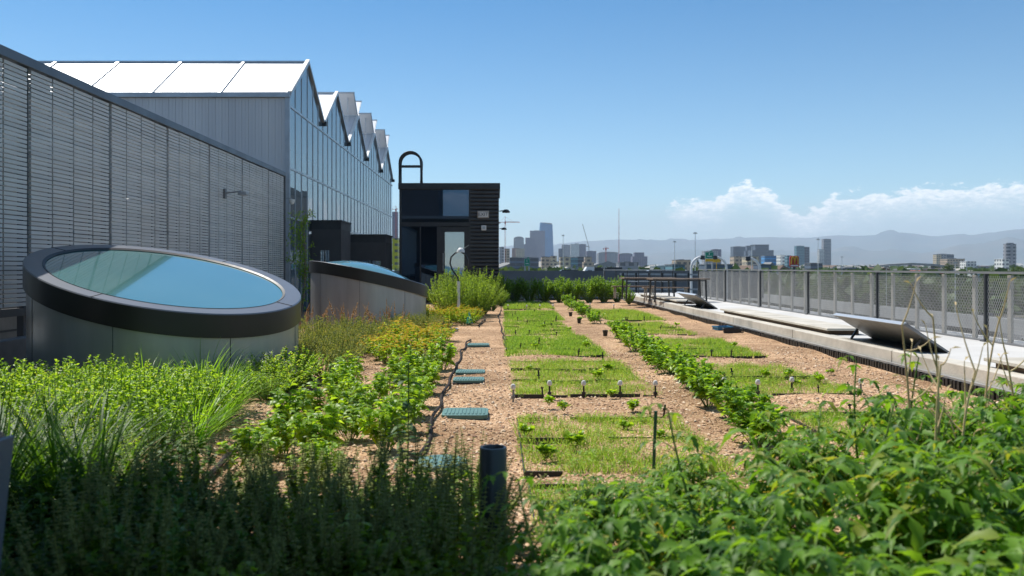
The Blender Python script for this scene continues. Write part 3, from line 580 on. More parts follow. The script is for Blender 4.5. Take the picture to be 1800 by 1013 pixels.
skylight(-4.04, 10.5, 1.58, 1.293, -.207, .158, 'large round skylight with teal glass, nearest the camera beside the louvred screen')
skylight(-3.02, 20.0, 1.372, 1.24, -.205, -.10, 'second round skylight farther back, seen nearly edge on beside the glazed booth', .27, .27)

# ================================================================== BOOTH
bx0, bx1, by0, by1, bh = -3.93, .045, 34.0, 38.5, 4.75
bo = empty('glazed_booth', ((bx0 + bx1) / 2, by0, 0), 0, 'dark stair booth with black glass front and ribbed siding at the end of the garden', 'booth'); hw = (bx1 - bx0) / 2
b = MB(); b.box(-hw - .03, hw + .05, -.08, 4.6, bh - .24, bh); b.build('roof', M['dark'], bo, bevel=.01)
sx0 = (827 - VX) / FPX * 34 - bo.location.x
b = MB(); z = -.1
while z < bh - .26: b.prism([(-.02, z), (.02, z), (.02, z + .145), (-.02, z + .145), (-.05, z + .11), (-.05, z + .035)], sx0, hw, 'x'); z += .152
b.box(hw - .02, hw, .021, 4.5, -.1, bh - .25); b.build('siding', M['corr'], bo)
b = MB(); b.box(-hw, hw, 4.4, 4.5, -.1, bh - .25); b.box(-hw, -hw + .05, .05, 4.4, -.1, bh - .25); b.box(-hw + .1, hw - .1, .8, .9, 0, bh - .4); b.box(-hw + .1, hw - .1, .9, 4.3, 2.95, 3.1); b.build('inner_wall', M['bldg'], bo)
def fz(py): return EYE + (VY - py) / FPX * 34
def fx(px): return (px - VX) / FPX * 34 - bo.location.x
b = MB()
for x0, x1, z0, z1 in ((702, 706, 322, 520), (824, 830, 332, 520), (768, 773, 396, 520)): b.box(fx(x0), fx(x1), -.03, .04, fz(z1), fz(z0))
b.box(fx(706), fx(824), -.025, .035, fz(398), fz(391)); b.box(fx(706), fx(824), -.02, .03, fz(334), fz(331)); b.box(fx(738), fx(740), -.01, .02, fz(520), fz(398)); b.build('window_frame', M['dark'], bo)
for (x0, x1, z0, z1) in ((706, 766, 391, 334), (766, 824, 391, 334), (706, 738, 520, 398), (740, 768, 520, 398)): b = MB(); b.box(fx(x0), fx(x1), .0, .012, fz(z0), fz(z1)); b.build('window', M['bglass'], bo)
b = MB()
for x0, x1, z0, z1 in ((773, 782, 520, 399), (816, 824, 520, 399), (782, 816, 408, 399), (782, 816, 520, 490)): b.box(fx(x0), fx(x1), -.015, .03, fz(z0), fz(z1))
dr = b.build('door', M['dark'], bo)
b = MB(); b.box(fx(782), fx(816), .0, .01, fz(490), fz(408)); b.build('door_pane', M['gglass'], dr); b = MB(); b.tube([(fx(779), -.06, fz(476)), (fx(779), -.06, fz(445))], .015); b.build('handle', M['steel'], dr)
b = MB(); b.box(fx(784), fx(815), .3, .32, fz(490), fz(410)); b.build('door_blind', M['alu'], dr)
# exit sign
es = empty('exit_sign', (bo.location.x + fx(849.5), 34 - .055, fz(377.5)), 0, 'pale exit sign on the ribbed siding of the booth', 'sign')
b = MB(); b.box(-.23, .23, -.05, .0, -.145, .145); b.build('sign_box', M['tan'], es, bevel=.01)
b = MB(); b.box(-.19, .19, -.056, -.051, -.1, .1); b.build('face', M['white'], es)
fc = bpy.data.curves.new('lettering', 'FONT'); fc.body = 'EXIT'; fc.size = .19; fc.extrude = .003; fc.align_x = 'CENTER'; fc.align_y = 'CENTER'; fc.materials.append(M['spost']); ft = bpy.data.objects.new('lettering_source', fc); me_ = bpy.data.meshes.new_from_object(ft); bpy.data.objects.remove(ft); me_.name = 'lettering'
fo = bpy.data.objects.new('lettering', me_); COL.objects.link(fo); fo.parent = es; fo.location = (0, -.061, 0); fo.rotation_euler = (R(90), 0, 0)
lb_ = empty('strobe_box', (bo.location.x + fx(850.5), 34 - .055, fz(401)), 0, 'small white square alarm box below the exit sign', 'alarm box'); b = MB(); b.box(-.1, .1, -.06, 0, -.1, .1); b.build('housing', M['white'], lb_, bevel=.015); b = MB(); b.box(-.05, .05, -.075, -.061, -.05, .05); b.build('lens', M['alu'], lb_)
for z_, s_ in ((fz(371), 1.0), (fz(402), .7)):
    cl_ = empty('wall_light', (bx1 + .02, 34.5, z_), 0, 'bigger dark wall lamp at the top right corner of the booth' if s_ == 1 else 'smaller wall lamp under the bigger one at the booth corner', 'lamp'); cl_.scale = (s_,) * 3
    b = MB(); b.bar((0, 0, .02), (.25, 0, .06), .04); b.build('bracket', M['grey'], cl_); b = MB(); b.lathe([(0, .08), (.09, .06), (.16, -.02), (.15, -.06), (0, -.07)], 14, Matrix.Translation((.27, 0, .02))); b.build('lamp_head', M['dark'], cl_, smooth=True)
# ladder hoops on the booth roof
ho = empty('roof_ladder_hoop', (bo.location.x + fx(720), 34.25, bh), 0, 'black double arched grab rail on the roof of the booth', 'grab rail')
for dy in (0, .45):
    b = MB(); pts = [(-.43, dy, 0), (-.43, dy, .82)] + [(-.43 * math.cos(PI * k / 14), dy, .85 + .43 * math.sin(PI * k / 14)) for k in range(1, 14)] + [(.43, dy, .82), (.43, dy, 0)]
    b.tube(pts, .045, 8); b.build('arch_rail', M['dark'], ho, smooth=True)
b = MB(); b.bar((-.43, 0, .72), (.43, 0, .72), .05); b.bar((-.43, .45, .72), (.43, .45, .72), .05); b.build('cross_bar', M['dark'], ho)

# ================================================================== unseen building behind the camera, with a canopy added to shade the foreground
hb = empty('unseen_rear_building', (-3, -7, 0), 0, 'unseen dark clad building with an added canopy behind the photographer, shading the near plants', 'building')
b = MB(); b.box(-22, -2.2, -6, 0, -1, 12.5); b.build('wall', M['bldg'], hb)  # height and width set for its reflection in the booth glass
b = MB()
for k in range(3): b.box(-12.5 + k * 3, -10.3 + k * 3, 0.01, .03, .4, 3.2)
b.build('window', M['bglass'], hb)
b = MB(); b.prism([(-5.5, 0), (CANX + 3, 0), (CANX + 3, 13.25), (-5.5, 13.9)], 4.9, 5.1, 'z'); b.build('canopy', M['grey'], hb)  # unseen slab, added and shaped for its shadow on the near plants
for x_ in (-5.3, CANX + 2.9): b = MB(); b.box(x_ - .08, x_ + .08, 5, 5.16, -.2, 4.9); b.build('column', M['dark'], hb)  # columns under the added canopy

# ================================================================== PLANTING BEDS WITH SEEDLINGS
ORD = ['first', 'second', 'third', 'fourth', 'fifth', 'sixth', 'seventh', 'eighth', 'ninth', 'tenth', 'eleventh', 'twelfth', 'thirteenth', 'fourteenth', 'fifteenth', 'sixteenth', 'seventeenth', 'eighteenth', 'nineteenth', 'twentieth']
ORD += ['twenty-' + o for o in ORD[:9]]
beds = [(.18, 1.62, 5.75, 7.85, 'L'), (.18, 1.76, 9.25, 12.6, 'L'), (.15, 1.72, 13.35, 17.1, 'L'), (.15, 1.58, 17.6, 21.6, 'L'), (.2, 1.75, 22.1, 26.9, 'L'), (.2, 1.9, 28.3, 33.4, 'L'),
        (2.72, 4.05, 5.6, 8.1, 'R'), (2.62, 3.95, 9.3, 12.0, 'R'), (2.62, 4.2, 13.3, 16.2, 'R'), (2.65, 4.1, 17.6, 21.3, 'R'), (2.9, 4.4, 22.2, 27.5, 'R'), (.2, 1.5, 4.3, 5.45, 'L')]
cnt = {'L': 0, 'R': 0}
for (x0, x1, y0, y1, sd_) in beds:
    if y0 == 4.3: wh = 'narrow planting bed nearest the camera, left of the tomato plants'
    else:
        cnt[sd_] += 1; wh = ORD[cnt[sd_] - 1] + ' from the camera in the ' + ('left column beside the gravel path' if sd_ == 'L' else 'right column beyond the basils')
    w, d = x1 - x0, y1 - y0
    e = empty('planting_bed', ((x0 + x1) / 2, y0, 0), 0, 'green seedling bed, ' + wh, 'planting bed', 'rectangular seedling beds')
    b = MB(); nr = max(2, int(d / .9)); rowsy = [0] + [d * q / nr + random.uniform(-.1, .1) for q in range(1, nr)] + [d]
    for q, yy in enumerate(rowsy):
        x = -w / 2; lo = .2 if q in (0, nr) else .3
        while x < w / 2 - .05:
            ln = min(random.uniform(.2, .5), w / 2 - x)
            if random.random() > lo: b = MB(); b.box(x, x + ln - .03, yy - .005, yy + .005, -.03, (.018 if q in (0, nr) else .038) + random.uniform(-.012, .012)); b.build('edging_strip', M['black'], e)
            x += ln
    for sx_ in (-w / 2, w / 2):
        b = MB(); b.box(sx_ - .004, sx_ + .004, .01, d - .01, -.04, .006); b.build('side_edging', M['black'], e)
    lb = LB(); dens = 4200 if y0 < 9 else (3200 if y0 < 14 else 1800); N = int(w * d * dens)
    X = RNG.normal(size=N) * .025 + RNG.uniform(-w / 2, w / 2, N); Y = RNG.normal(size=N) * .03 + RNG.uniform(.0, d, N)
    pat = .6 * np.sin(X * 5 + Y * 3.1 + x0 * 7) * np.sin(Y * 4.3 - X * 2 + y0) + .5 * np.sin(X * 13 + y0) * np.sin(Y * 9 + X) + .55 * np.sin(Y * 6.283 / .31 + .6 * np.sin(X * 3)) + .5 * np.sin(X * 31 + Y * 7) * np.sin(Y * 23)
    keep = RNG.random(N) < np.clip(.58 + .75 * pat, .06, 1); X, Y, pat = X[keep], Y[keep], pat[keep]; N = len(X)
    hh = (.045 + .055 * RNG.random(N)) * (1 + .45 * pat) * (1.0 if y0 < 20 else 1.15)
    lb.leaves(np.stack([X, Y, np.zeros(N)], 1), np.stack([RNG.normal(size=N) * .4, RNG.normal(size=N) * .4, np.ones(N)], 1), np.stack([RNG.normal(size=N), RNG.normal(size=N), RNG.normal(size=N) * .2], 1), hh, .006 if y0 < 13 else .011, 'tuft', 0.2)
    M2 = N // 6; lb.leaves(np.stack([X[:M2], Y[:M2], hh[:M2] * .6], 1), np.stack([RNG.normal(size=M2), RNG.normal(size=M2), np.full(M2, .4)], 1), (0, 0, 1), .03, .018, 'small', .3)
    o = bpy.data.objects.new('seedlings', lb.mesh('seedlings', L['turf'])); COL.objects.link(o); o.parent = e; o['kind'] = 'stuff'
    # black emitter posts standing in the bed: parts of the bed
    for q in range(2 + int(d * .8)):
        b = MB(); b.box(-.008, .008, -.006, .006, 0, .10 + random.random() * .06); b.box(-.017, .017, -.011, .011, .085, .10); o = b.build('emitter_post', M['black'], e, loc=(random.uniform(-w / 2 + .05, w / 2 - .05), random.choice(rowsy) + random.uniform(-.05, .05), 0)); o.rotation_euler = (random.uniform(-.2, .2), random.uniform(-.2, .2), random.random() * 3)
# loose gravel near the camera: real pebbles
lb = LB(); N = 26000
yy = 4.2 + 10.5 * RNG.random(N) ** 1.5; xx = RNG.uniform(-2.4, 5.2, N)
inb = np.zeros(N, bool)
for (x0, x1, y0, y1, _) in beds: inb |= (xx > x0) & (xx < x1) & (yy > y0) & (yy < y1)
xx, yy = xx[~inb], yy[~inb]; N = len(xx); sz = .006 + .016 * RNG.random(N) ** 3
T = np.array([(1, 0, 0), (-1, 0, 0), (0, 1, 0), (0, -1, 0), (0, 0, .7), (0, 0, -.7)]) ; Fp = np.array([(0, 2, 4, 4), (2, 1, 4, 4), (1, 3, 4, 4), (3, 0, 4, 4), (2, 0, 5, 5), (0, 3, 5, 5)])
th = RNG.random(N) * 6.28; V_ = T[None] * sz[:, None, None] * RNG.uniform(.7, 1.4, (N, 6, 1)); Xr = V_[..., 0] * np.cos(th)[:, None] - V_[..., 1] * np.sin(th)[:, None]; Yr = V_[..., 0] * np.sin(th)[:, None] + V_[..., 1] * np.cos(th)[:, None]
zz = np.array([gz(a, b_) for a, b_ in zip(xx, yy)]); V_ = np.stack([Xr + xx[:, None], Yr + yy[:, None], V_[..., 2] + zz[:, None] + .004], -1)
lb.V.append(V_.reshape(-1, 3)); lb.F.append((np.arange(N)[:, None, None] * 6 + Fp[None]).reshape(-1, 4)); lb.m.append(np.zeros(N * 6, int)); lb.c.append(np.repeat(RNG.random(N), 6)); lb.n = N * 6
o = bpy.data.objects.new('gravel', lb.mesh('gravel', M['peb'])); COL.objects.link(o); tag(o, 'loose tan and reddish gravel pebbles covering the soil', kind='stuff')

lb = LB(); N = 2600; yy = 4.3 + 20 * RNG.random(N) ** 1.7; xx = RNG.uniform(-2.4, 5.2, N); lb.leaves(np.stack([xx, yy, .012 + .02 * RNG.random(N)], 1), np.stack([RNG.normal(size=N), RNG.normal(size=N), RNG.normal(size=N) * .25], 1), np.stack([RNG.normal(size=N) * .4, RNG.normal(size=N) * .4, np.ones(N)], 1), .02 + .04 * RNG.random(N) ** 2, .006 + .012 * RNG.random(N), 'small', .3)
o = bpy.data.objects.new('plant_litter', lb.mesh('plant_litter', leafmat('litter', (.10, .06, .03), (.42, .32, .17), .1, .8, tcol=(1, 1, 1), third=(.15, .25, .05)))); COL.objects.link(o); tag(o, 'dry leaf bits and small weeds strewn over the gravel', kind='stuff')
# ================================================================== SMALL GARDEN THINGS
def hose(pts, r, lab, name='drip_hose'):
    P_ = []
    for a, c in zip(pts[:-1], pts[1:]):
        for q in range(6): t_ = q / 6; x, y = a[0] + (c[0] - a[0]) * t_, a[1] + (c[1] - a[1]) * t_; P_.append((x + .02 * math.sin(y * 4 + x), y, gz(x, y) + r * .9 + .012 * (1 + math.sin(y * 3.3)) + random.uniform(0, .006)))
    b = MB(); b.tube(P_, r, 7); o = b.build(name, M['hose'], smooth=True); tag(o, lab, 'hose')
pt = lambda *a: [tuple(G(x, y)[:2]) for x, y in a]
hose(pt((826, 598), (812, 620), (800, 650), (782, 690), (765, 740), (745, 790), (728, 850)), .015, 'black irrigation hose along the gravel path beside the green valve lids')
hose(pt((575, 672), (552, 690), (515, 722), (470, 755), (420, 797), (372, 840), (300, 900)), .022, 'thick dark hose lying on the soil left of the basil rows')
hose(pt((882, 538), (876, 560), (884, 590), (893, 628)), .012, 'thin black hose along the left edge of the far beds')
hose(pt((1120, 600), (1160, 640), (1200, 672)), .012, 'thin black hose between the beds left of the right basil row')
hose(pt((852, 563), (838, 580)), .018, 'short dark hose end at the yellow flower bed')
def lid(px, py, w, d, lab, rnd=False, rz=0, lift=.03):
    c = G(px, py, .03); e = empty('valve_box', (c.x, c.y, .0), rz, lab, 'valve box', 'green irrigation valve lids on the gravel path')
    if rnd:
        b = MB(); b.lathe([(0, .045), (w * .94, .043), (w, .032), (w, .0), (w * 1.04, -.05)], 32); o1 = b.build('lid', M['lid'], e, smooth=True); b = MB()
        for k in range(-5, 6): h = math.sqrt(max(.01, .7 - (k / 6) ** 2)) * w; b.box(k * w / 6 - .004, k * w / 6 + .004, -h, h, .0455, .049)
        b.build('ribs', M['lid'], o1)
    else:
        b = MB(); cr = .06; poly = []
        for (cx_, cy_, a0) in ((w - cr, d - cr, 0), (-w + cr, d - cr, 90), (-w + cr, -d + cr, 180), (w - cr, -d + cr, 270)):
            poly += [(cx_ + cr * math.cos(R(a0 + 15 * q)), cy_ + cr * math.sin(R(a0 + 15 * q))) for q in range(7)]
        b.prism(poly, -.03, .02 + lift, 'z'); o1 = b.build('lid', M['lid'], e, bevel=.005)
        b = MB(); 
        for k in range(11): x = -w * .82 + k * w * .164; b.box(x - .008, x + .008, -d * .75, d * .75, .021 + lift, .026 + lift)
        b.build('ribs', M['lid'], o1); b = MB(); b.box(-w * 1.04, w * 1.04, -d * 1.06, d * 1.06, -.05, .012); b.build('box_rim', M['black'], e, bevel=.01)
lid(776, 812, .185, 0, 'round green lid nearest the camera, beside the upright dark pipe', True)
lid(818, 727, .215, .21, 'large ribbed green lid on gravel, nearest of the rectangular ones'); lid(824, 667, .19, .17, 'rectangular green lid right in front of another, left of the third bed', lift=.02)
lid(827, 654, .19, .17, 'rectangular green lid just behind another of the same size', lift=.025); lid(841, 606, .19, .2, 'far green lid alone on the gravel where the hose ends', lift=.02)
def boxpot(x, y, w, d, h, mt, lab, rz=0, nm='storage_tub', cat='tub'):
    e = empty(nm, (x, y, 0), rz, lab, cat); b = MB(); t_ = .012
    b.box(-w, w, -d, d, 0, .01); b.box(-w, w, -d, -d + t_, .0101, h); b.box(-w, w, d - t_, d, .0101, h); b.box(-w, -w + t_, -d + t_, d - t_, .0101, h); b.box(w - t_, w, -d + t_, d - t_, .0101, h); b.build('body', M[mt], e)
    b = MB(); b.box(-w - .015, w + .015, -d - .015, -d - .0005, h - .02, h + .004); b.box(-w - .015, w + .015, d + .0005, d + .015, h - .02, h + .004); b.box(-w - .015, -w - .0005, -d, d, h - .02, h + .004); b.box(w + .0005, w + .015, -d, d, h - .02, h + .004); b.build('rim', M[mt], e)
boxpot(-.36, 4.55, .11, .1, .24, 'black', 'square black pot in the shade in front of the round green lid', nm='planter_pot', cat='pot')
c = G(790, 584); boxpot(c.x, c.y, .17, .14, .07, 'blue', 'blue grey tray on gravel beside the yellow flowers', .2); c = G(776, 578); boxpot(c.x, c.y, .2, .14, .10, 'black', 'black tray behind the blue grey one by the yellow flowers', -.1)
c = G(1270, 580); boxpot(c.x, c.y, .17, .16, .08, 'blue', 'dark blue tray at the foot of the curb, left of two', .15); c = G(1287, 585); boxpot(c.x, c.y, .18, .15, .09, 'black', 'black tray at the foot of the curb, right of two', -.2)
for (px, py, mt, lab, h) in ((717, 600, 'teal', 'small teal cone among the yellow flowers, nearer one', .3), (825, 572, 'teal', 'small teal cone at the edge of the far yellow flowers', .32), (1237, 545, 'blue', 'small blue funnel shape at the curb foot', .3)):
    c = G(px, py); e = empty('plant_cone', (c.x, c.y, 0), 0, lab, 'cone'); b = MB(); b.lathe([(.1, .05), (.085, .07), (.03, h * .8), (.022, h), (0, h)], 14); b.build('cone', M[mt], e, smooth=True); b = MB(); b.tube([(0, 0, -.05), (0, 0, .06)], .012, 6); b.build('spike', M[mt], e)
# upright pipe in the foreground
e = empty('standpipe', ((867 - VX) / FPX * 3.65, 3.65, 0), 0, 'upright dark plastic pipe with an open top in the foreground', 'pipe')
b = MB(); b.lathe([(.058, -.1), (.058, .628), (.056, .632), (.047, .632), (.045, .628), (.045, .1)], 32); b.build('tube', M['pipe'], e, smooth=True)
b = MB(); b.lathe([(.0, .3), (.0445, .3)], 20); b.build('inner_plug', M['black'], e)
# white capped sprinkler stakes
stk = [(902, 706, 0), (966, 699, 0), (1026, 699, 1), (1090, 699, 0), (1152, 699, 1), (1273, 692, 0), (1332, 697, 1), (1392, 692, 0), (1513, 695, 0), (893, 545, 0), (926, 546, 0), (949, 545, 0), (972, 545, 1), (1013, 541, 0), (1037, 542, 0), (1079, 545, 0), (1147, 544, 0)]
for i, (px, py, k) in enumerate(stk):
    c = G(px, py); lab = (ORD[i] + ' white capped stake from the left among the nearer beds') if i < 9 else (ORD[i - 9] + ' small white capped stake from the left among the far beds')
    e = empty('sprinkler_stake', (c.x, c.y, 0), 0, lab, 'sprinkler', 'white capped sprinkler stakes'); b = MB(); b.tube([(0, 0, -.05), (0, 0, .13)], .011, 6); b.box(-.02, .02, -.012, .012, .03, .06); b.build('stake', M['black' if k or i % 2 else 'grey'], e)
    b = MB(); b.lathe([(0, .185), (.018, .18), (.027, .16), (.024, .135), (.012, .125), (0, .125)], 12); b.build('cap', M['white'], e, smooth=True)
for (px, py, lab) in ((1064, 592, 'small black pot on the gravel between the columns of beds, nearest of three'), (1018, 569, 'small black pot on the gravel, middle of three'), (1003, 557, 'small black pot on the gravel, farthest of three')):
    c = G(px, py); e = empty('small_pot', (c.x, c.y, 0), 0, lab, 'pot'); b = MB(); b.lathe([(0, .01), (.04, .01), (.052, .11), (.058, .11), (.056, .13), (.046, .13), (.04, .03)], 14); b.build('body', M['black'], e, smooth=True)
# green garden stakes in the foreground
for (x, y, h, lab) in ((.98, 5.4, .49, 'green garden stake rising from the second nearest bed'), (1.95, 4.3, .77, 'green garden stake among the tomato tops at the right')):
    b = MB(); b.tube([(0, 0, -.1), (.01, 0, h * .5), (.02, .0, h)], .011, 7); o = b.build('garden_stake', pm('stake_green', (.02, .11, .05), None, 5, .5), loc=(x, y, 0)); tag(o, lab, 'stake')
# hooked post with white cap
c = G(806, 561); e = empty('hooked_post', (c.x, c.y, 0), 0, 'white post with a black ring and pale cap rising from the bushes by the booth', 'post'); s_ = c.y / FPX
b = MB(); b.tube([(0, 0, -.1), (0, 0, 1.02)], .045, 10); b.build('post', M['white'], e, smooth=True)
b = MB(); b.tube([(0, 0, 1.0), (-.02, 0, 1.12), (-.16, 0, 1.32), (-.23, 0, 1.5), (-.2, 0, 1.68), (-.08, 0, 1.79), (.06, 0, 1.82), (.19, 0, 1.74), (.26, 0, 1.58), (.24, 0, 1.4), (.16, 0, 1.3)], .022, 8); b.build('ring', M['dark'], e, smooth=True)
b = MB(); b.lathe([(0, 1.93), (.05, 1.92), (.1, 1.86), (.11, 1.8), (0, 1.8)], 14, Matrix.Translation((.06, 0, 0))); b.build('cap', M['white'], e, smooth=True)
b = MB(); b.bar((.08, 0, 1.86), (.28, 0, 2.0), .015); b.build('cap_fin', M['steel'], e)

# ================================================================== PLANTS
def protos(nv, *a, **k): return [plant_mesh(np.random.default_rng(100 + i + int(a[1] * 1000)), *a, **k) for i in range(nv)]
pb_ = protos(4, 13, .40, .23, 30, .085, .05, 'ovate', (L['basil'], L['stem'], L['stem']), curl=.55, base=.2, upr=.25)
pb2 = protos(3, 14, .42, .22, 26, .095, .05, 'ovate', (L['basil2'], L['stem'], L['stem']), curl=.6, base=.2, upr=.3)
def yfl(C, rng, c, tp):
    k = 3
    for q in range(k):
        o = tp + rng.normal(size=3) * (.03, .03, .02); n_ = 7; a = rng.random() * 6 + np.arange(n_) * 6.283 / n_
        C.leaves(np.tile(o, (n_, 1)), np.stack([np.cos(a), np.sin(a), np.full(n_, .35)], 1), (0, 0, 1), .03, .022, 'small', .2, rng=rng)
pyl = protos(3, 22, .42, .30, 22, .055, .028, 'small', (L['basil2'], L['stem'], L['yfl']), curl=.4, flower=yfl)
def wfl(C, rng, c, tp):
    n_ = 12; C.leaves(tp + rng.normal(size=(n_, 3)) * .018, rng.normal(size=(n_, 3)), (0, 0, 1), .012, .012, 'small', 0, rng=rng)
pmt = protos(3, 50, .5, .36, 44, .036, .024, 'small', (L['mint'], L['stem'], L['wfl']), curl=.3)
pwh = protos(2, 55, .5, .34, 30, .03, .020, 'small', (L['mint'], L['stem'], L['wfl']), curl=.3, flower=wfl)
psg = protos(3, 60, .55, .42, 30, .034, .014, 'small', (L['sage'], L['stem'], L['spike']), curl=.3, upr=.6)
phg = protos(3, 60, 1.05, .55, 48, .075, .042, 'small', (L['hedge'], L['stem'], L['stem']), curl=.4, hvar=.25, stemr=.008)
pfn = protos(3, 85, 1.45, .75, 60, .075, .020, 'small', (L['fine'], L['stem'], L['stem']), curl=.4, hvar=.4, stemr=.007, upr=.5)
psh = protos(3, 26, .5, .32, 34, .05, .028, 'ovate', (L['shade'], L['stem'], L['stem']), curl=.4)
def spk(C, rng, c, tp):
    H_ = .11 + .12 * rng.random(); n_ = 42; t_ = np.repeat(np.arange(14) / 14, 3); a = rng.random(n_) * 6.28; b0 = np.array(c[-1]); d = np.array(c[-1]) - np.array(c[-2]); d = d / np.linalg.norm(d)
    O = b0 + d * (t_ * H_)[:, None]; C.leaves(O, np.stack([np.cos(a), np.sin(a), np.full(n_, .45)], 1), (0, 0, 1), .021 * (1.2 - t_ * .7), .019 * (1.2 - t_ * .7), 'small', .2, rng=rng); C.stem([b0, b0 + d * H_ * .5, b0 + d * H_], .0022, .0012)
L['cat'] = leafmat('spiky_herb_leaf', (.055, .115, .014), (.17, .27, .036), .4, .5)
pck = protos(4, 24, .40, .28, 34, .05, .028, 'ovate', (L['cat'], L['stem'], L['spike']), curl=.4, flower=spk, stemr=.003)
def osp(C, rng, c, tp):
    H_ = .22 + .15 * rng.random(); n_ = 70; t_ = rng.random(n_); a = rng.random(n_) * 6.28; d = np.array(c[-1]) - np.array(c[-2]); d = d / np.linalg.norm(d)
    C.leaves(np.array(c[-1]) + d * (t_ * H_)[:, None], np.stack([np.cos(a), np.sin(a), np.full(n_, .9)], 1), (0, 0, 1), .05 * (1.1 - t_), .018, 'small', .1, rng=rng)
por = protos(2, 6, .60, .35, 30, .05, .02, 'small', (L['sage'], L['stem'], L['ofl']), curl=.3, flower=osp, hvar=.35)
def grass(seed, n_, H_, Rr, w, mat):
    r_ = np.random.default_rng(seed); lb = LB(); a = r_.random(n_) * 6.28; q = np.sqrt(r_.random(n_)) * Rr
    O = np.stack([q * np.cos(a) * .5, q * np.sin(a) * .5, np.zeros(n_)], 1); sp_ = .15 + .75 * r_.random(n_)
    D = np.stack([np.cos(a) * sp_, np.sin(a) * sp_, np.ones(n_)], 1) + r_.normal(size=(n_, 3)) * .08; U = np.stack([-np.cos(a), -np.sin(a), np.ones(n_) * .6], 1)
    # long blades in two joined lengths so that they arch over
    h1 = H_ * (.45 + .25 * r_.random(n_)); Dn = norm(D); lb.leaves(O, D, U, h1, w, 'blade', .0, rng=r_)
    k = 7; T0 = np.array([(0, .5, 0), (0, -.5, 0)])
    full = LB(); V_ = []; F_ = []; c_ = []; base = 0
    ln = H_ * (.75 + .6 * r_.random(n_)); bend = .25 + .75 * r_.random(n_)
    hor = norm(np.stack([np.cos(a), np.sin(a), 0 * a], 1)); side = np.stack([-np.sin(a), np.cos(a), 0 * a], 1)
    t_ = np.linspace(0, 1, k); vs = np.zeros((n_, k, 2, 3))
    for j, t in enumerate(t_):
        pos = O + Dn * (ln * t)[:, None] + hor * (bend * ln * .35 * t ** 2)[:, None]; pos[:, 2] -= bend * ln * .42 * t ** 2.6
        wd = w * (1 - t ** 2.2) * .5 + .0006; vs[:, j, 0] = pos + side * wd; vs[:, j, 1] = pos - side * wd
    idx = np.arange(n_)[:, None] * k * 2; j = np.arange(k - 1)[None] * 2
    f = np.stack([idx + j, idx + j + 1, idx + j + 3, idx + j + 2], -1).reshape(-1, 4)
    full.V.append(vs.reshape(-1, 3)); full.F.append(f); full.m.append(np.zeros(len(f), int)); full.c.append(np.repeat(r_.random(n_), k * 2)); full.n = n_ * k * 2
    return (full.mesh('foliage', mat), None, None)
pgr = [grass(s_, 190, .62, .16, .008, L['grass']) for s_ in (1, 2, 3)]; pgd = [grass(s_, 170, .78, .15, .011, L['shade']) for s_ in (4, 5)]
pdg = [grass(6, 60, .34, .14, .005, L['dry'])]
# ---- right basil row
r_ = [(2.58, 31.3), (2.52, 29.6), (2.5, 28.0), (2.47, 26.4), (2.45, 25.0), (2.44, 23.7), (2.42, 22.4), (2.42, 21.2), (2.38, 16.9), (2.36, 16.1), (2.33, 15.2), (2.32, 14.4), (2.3, 13.5), (2.27, 12.7), (2.26, 11.9), (2.24, 11.2), (2.22, 10.5), (2.2, 9.8), (2.18, 9.2), (2.16, 8.6), (2.13, 8.0), (2.1, 7.4), (2.08, 6.8)]
for i, (x, y) in enumerate(reversed(r_)): put_plant(pb_, 'basil_plant', x + random.uniform(-.05, .05), y, 0, ORD[i] + ' basil plant from the camera in the row between the bed columns', 'basil plant', 'basil row between the beds', random.uniform(.95, 1.2))
# ---- left basil rows
for rn, x0, ys_ in (('left', -1.66, (9.9, 9.2, 8.5, 7.8, 7.1, 6.4, 5.8)), ('middle', -1.2, (10.6, 9.9, 9.2, 8.3, 7.6, 6.9, 6.1, 5.5)), ('right', -.80, (11.6, 11.0, 10.3, 9.4, 8.5, 7.8, 7.2, 6.5))):
    for i, y in enumerate(ys_[::-1]): put_plant(pb2, 'left_basil_plant', x0 + random.uniform(-.07, .07), y, 0, f'{ORD[i]} leafy plant from the camera in the {rn} of three rows left of the hose', 'leafy plant', 'three plant rows left of the gravel path', random.uniform(.82, 1.08))
def patch(pr, name, pts, lab, cat, grp, s0=.9, s1=1.15):
    for (x, y) in pts: put_plant(pr, name, x, y, 0, lab, cat, grp, random.uniform(s0, s1))
def scatter(x0, x1, y0, y1, d, jit=.35, tilt=0):
    out = []; y = y0
    while y < y1:
        x = x0
        while x < x1: out.append((x + random.uniform(-jit, jit) * d + tilt * (y - y0), y + random.uniform(-jit, jit) * d)); x += d
        y += d * .9
    return out
patch(pyl, 'yellow_flower_plant', scatter(-1.75, -.75, 12.2, 16.8, .52), 'bushy plant with yellow flowers in the bed where the hose ends', 'flowering plant', 'nearer yellow flower bed')
patch(pyl, 'yellow_flower_plant', scatter(-1.75, -.5, 20.4, 22.2, .5), 'low plant with yellow flowers in front of the tall bushes by the booth', 'flowering plant', 'far yellow flower bed', 1, 1.2)
patch(psg, 'dry_herb_plant', scatter(-2.85, -1.75, 10.9, 14.6, .55), 'dull green and purplish herb clump in the mass right of the large skylight', 'herb plant', 'dry herb mass', .95, 1.2)
patch(por, 'seedhead_plant', scatter(-3.7, -1.9, 15.6, 17.2, .72), 'tall herb with orange seedheads in front of the second skylight', 'herb plant', 'orange seedhead plants', .9, 1.15)
patch(psg, 'dry_herb_plant', scatter(-3.0, -1.8, 14.9, 15.6, .5) + scatter(-2.0, -1.2, 17.2, 18.6, .5), 'low dull herb clump just below the second skylight', 'herb plant', 'herbs below the second skylight', .8, 1)
